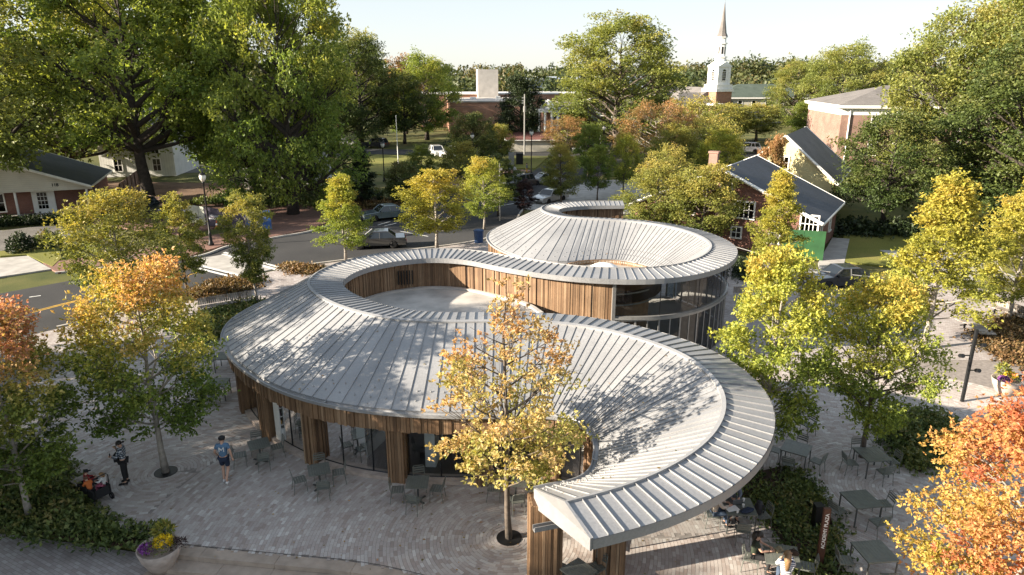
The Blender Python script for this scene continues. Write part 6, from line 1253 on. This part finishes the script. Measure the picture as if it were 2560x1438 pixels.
# ------------------------------------------------------------------ vehicles
plain('tyre', (.012, .012, .013), .85); plain('rim', (.34, .35, .36), .35, .8, .1); plain('car_glass', (.012, .016, .02), .06, 0, .1, 2, 0, .9); plain('lamp_red', (.35, .015, .012), .25); plain('lamp_clear', (.7, .7, .68), .15); plain('trim_black', (.018, .018, .02), .5)
def paint(name, c, metal=.3): plain(name, c, .28, metal, .05, 1.2, 0, .6, 1.0)
paint('paint_white', (.70, .70, .69), 0); paint('paint_teal', (.12, .17, .185), .4); paint('paint_black', (.012, .013, .016), .2); paint('paint_charcoal', (.03, .033, .036), .3); paint('paint_silver', (.42, .43, .44), .5); paint('paint_brown', (.045, .032, .028), .3)
CAR = dict(sedan=dict(L=4.9, W=1.82, belt=.92, roof=1.43, hood=.86, tail=.95, wb=(1.35, -1.42), cab=(.95, .32, -1.0, -1.62), r=.325),
           suv=dict(L=4.9, W=1.95, belt=1.12, roof=1.80, hood=1.08, tail=1.12, wb=(1.42, -1.42), cab=(1.05, .42, -1.95, -2.3), r=.38),
           pickup=dict(L=5.8, W=2.0, belt=1.2, roof=1.92, hood=1.18, tail=1.2, wb=(1.85, -1.75), cab=(1.1, .55, -.85, -1.05), r=.41))
def car(kind, x, y, rz, pm, label, z=-.12):
    """front looks along +Y before turning; cab = base of windscreen, roof front, roof rear, base of rear window"""
    c = CAR[kind]; L, W, r_ = c['L'] / 2, c['W'] / 2, c['r']; e = empty(kind + '_car' if kind != 'pickup' else 'pickup_truck', (x, y, z), rz, label, 'truck' if kind == 'pickup' else 'car', 'parked vehicles')
    w0, rf, rb, wb_ = c['cab']; bz, rz_ = c['belt'], c['roof']
    prof = [(L, .34), (L + .03, .5), (L - .03, c['hood'] - .16), (L - .2, c['hood'] - .05), (w0, bz), (wb_, bz), (-L + .12, c['tail'] - .02), (-L, c['tail'] - .2), (-L - .02, .5), (-L + .03, .34)]
    def wheel_cut():
        pts = []
        for wy in c['wb'][::-1]:
            for a in np.linspace(math.pi, 0, 9): pts.append((wy - math.cos(math.pi - a) * (r_ + .06) * -1 if False else wy + math.cos(a) * (r_ + .06), .3 + max(0, math.sin(a)) * (r_ + .05)))
        return pts
    full = prof + [(-L + .03, .28)] + wheel_cut() + [(L, .28)]
    def body(mb):
        n = len(full); secs = []
        for xx, k in ((-W, .94), (-W + .07, 1.0), (W - .07, 1.0), (W, .94)): secs.append([(xx, p[0] * (1 if abs(xx) < W - .01 else .985), (p[1] - .6) * k + .6 if p[1] > .6 else p[1]) for p in full])
        for a, b_ in zip(secs[:-1], secs[1:]):
            vs = a + b_; mb.add(vs, [(i, (i + 1) % n, n + (i + 1) % n, n + i) for i in range(n)])
        mb.add(secs[0], [tuple(range(n - 1, -1, -1))]); mb.add(secs[-1], [tuple(range(n))])
        Wt = W * .78; Wb = W * .93
        mb.add([(-Wt, rf, rz_), (Wt, rf, rz_), (Wt, rb, rz_), (-Wt, rb, rz_), (-Wt, rf, rz_ - .05), (Wt, rf, rz_ - .05), (Wt, rb, rz_ - .05), (-Wt, rb, rz_ - .05), (-Wt * .8, (rf + rb) / 2 + .5, rz_ + .035), (Wt * .8, (rf + rb) / 2 + .5, rz_ + .035), (Wt * .8, (rf + rb) / 2 - .5, rz_ + .035), (-Wt * .8, (rf + rb) / 2 - .5, rz_ + .035)],
               [(8, 9, 10, 11), (0, 1, 9, 8), (1, 2, 10, 9), (2, 3, 11, 10), (3, 0, 8, 11), (0, 4, 5, 1), (1, 5, 6, 2), (2, 6, 7, 3), (3, 7, 4, 0)])
        for sx in (-1, 1):
            mids = [(w0, rf), ((w0 + wb_) / 2 + .05, (rf + rb) / 2 + .05), (wb_, rb)] + ([(wb_ + .95, rb + .75)] if kind == 'suv' else [])
            for yb, yt in mids: mb.tube([(sx * Wb, yb, bz - .02), (sx * Wt, yt, rz_ - .02)], .045, 5)
    bd = part('body', pm, e, body)
    Wt = W * .775; Wb = W * .925
    part('windscreen', 'car_glass', e, lambda mb: mb.add([(-Wb, w0, bz - .01), (Wb, w0, bz - .01), (Wt, rf, rz_ - .03), (-Wt, rf, rz_ - .03)], [(0, 1, 2, 3)])); part('rear_window', 'car_glass', e, lambda mb: mb.add([(-Wb, wb_, bz - .01), (Wb, wb_, bz - .01), (Wt, rb, rz_ - .03), (-Wt, rb, rz_ - .03)], [(3, 2, 1, 0)]))
    for sx in (-1, 1):
        part('side_window', 'car_glass', e, lambda mb: mb.add([(sx * Wb, w0, bz - .01), (sx * Wb, wb_, bz - .01), (sx * Wt, rb, rz_ - .03), (sx * Wt, rf, rz_ - .03)], [(0, 1, 2, 3) if sx > 0 else (3, 2, 1, 0)]))
        part('headlight', 'lamp_clear', e, lambda mb: mb.box((sx * (W - .26), L - .05, c['hood'] - .2), (.4, .12, .15))); part('tail_light', 'lamp_red', e, lambda mb: mb.box((sx * (W - .2), -L + .03, c['tail'] - .26), (.3, .1, .2)))
        part('mirror', pm, e, lambda mb: mb.box((sx * (W + .08), w0 - .28, bz + .06), (.2, .1, .13)))
        part('door_seam', 'trim_black', bd, lambda mb: [mb.box((sx * (W + .002), yy, .62), (.012, .012, bz * .6)) for yy in (w0 - .25, (w0 + wb_) / 2, wb_ + .35)] + [mb.box((sx * (W + .012), yy, bz - .16), (.03, .16, .03)) for yy in ((w0 + wb_) / 2 + .18, wb_ + .5)])
    part('grille', 'trim_black', e, lambda mb: (mb.box((0, L - .01, .62), (W * 1.0, .1, .18)), mb.box((0, L + .01, .38), (W * 1.7, .1, .1)), mb.box((0, -L + .0, .4), (W * 1.7, .1, .12)))); part('plate', 'lamp_clear', e, lambda mb: mb.box((0, L + .05, .45), (.3, .02, .15)))
    if kind == 'pickup': part('bed', 'trim_black', e, lambda mb: mb.box((0, (wb_ - L) / 2 - .02, bz + .008), (W * 1.7, (L + wb_) - .2, .012)))
    if kind == 'suv': part('roof_rail', 'trim_black', e, lambda mb: [mb.tube([(s * W * .7, rf - .1, rz_ + .06), (s * W * .7, rb + .1, rz_ + .06)], .022, 5) for s in (-1, 1)])
    for yy in c['wb']:
        for sx in (-1, 1):
            t_ = part('wheel', 'tyre', e, lambda mb: mb.lathe([(r_ * .62, -.11), (r_ * .95, -.11), (r_, -.07), (r_, .07), (r_ * .95, .11), (r_ * .62, .11)], (0, 0, 0), 18), True); t_.location = (sx * (W - .11), yy, r_); t_.rotation_euler = (0, math.pi / 2, 0)
            part('rim', 'rim', t_, lambda mb: (mb.lathe([(r_ * .63, -.08), (r_ * .63, .1), (r_ * .5, .1), (r_ * .15, .06), (0, .06)], (0, 0, 0), 12), [mb.box((r_ * .35 * math.cos(a), r_ * .35 * math.sin(a), .09 * sx), (r_ * .6, .05, .02), a) for a in np.arange(5) * 1.2566]))
    return e
car('sedan', -12.7, 69.3, R(118), 'paint_teal', 'blue grey sedan parked across the street behind the yellow trees')
car('sedan', -11.4, 57.6, R(100), 'paint_charcoal', 'dark sedan half hidden behind the rusty flanked yellow tree')
car('pickup', -37.2, 70.3, R(-112), 'paint_black', 'black pickup truck parked before the brown board fence', .0)
car('suv', -13.0, 123.2, R(-160), 'paint_white', 'white sport utility car parked beside the far lawn', .0)
car('pickup', -9.7, 121.6, R(140), 'paint_white', 'white pickup truck parked beside the round grey green tree', .0)
car('suv', -26.6, 138.8, R(75), 'paint_black', 'black sport utility car under the trees across the lawn')
car('sedan', -33.5, 142, R(80), 'paint_silver', 'grey car deep under the trees at the far left road')
car('suv', .7, 88.4, R(135), 'paint_brown', 'black sport utility car parked near the distant walkers')
car('sedan', 4.2, 92.5, R(110), 'paint_silver', 'silver sedan parked just behind the black car by the lamp')
car('suv', 20.0, 99.5, R(170), 'paint_white', 'white van-like car behind the light green street tree', .0)
car('sedan', 13.6, 130, R(95), 'paint_silver', 'pale car parked in front of the blue grey house')
car('sedan', 4.3, 79.0, R(140), 'paint_silver', 'silver car partly hidden behind the olive rounded tree')
car('sedan', 22.4, 46.0, R(97), 'paint_charcoal', 'dark low car parked behind the thin guard rail', -.55 + .5)
car('sedan', 48, 128, R(80), 'paint_black', 'dark car parked behind the yellow gable house', .0)
car('suv', 42.5, 129, R(85), 'paint_white', 'white car parked beside the dark one behind the yellow gable house', .0)
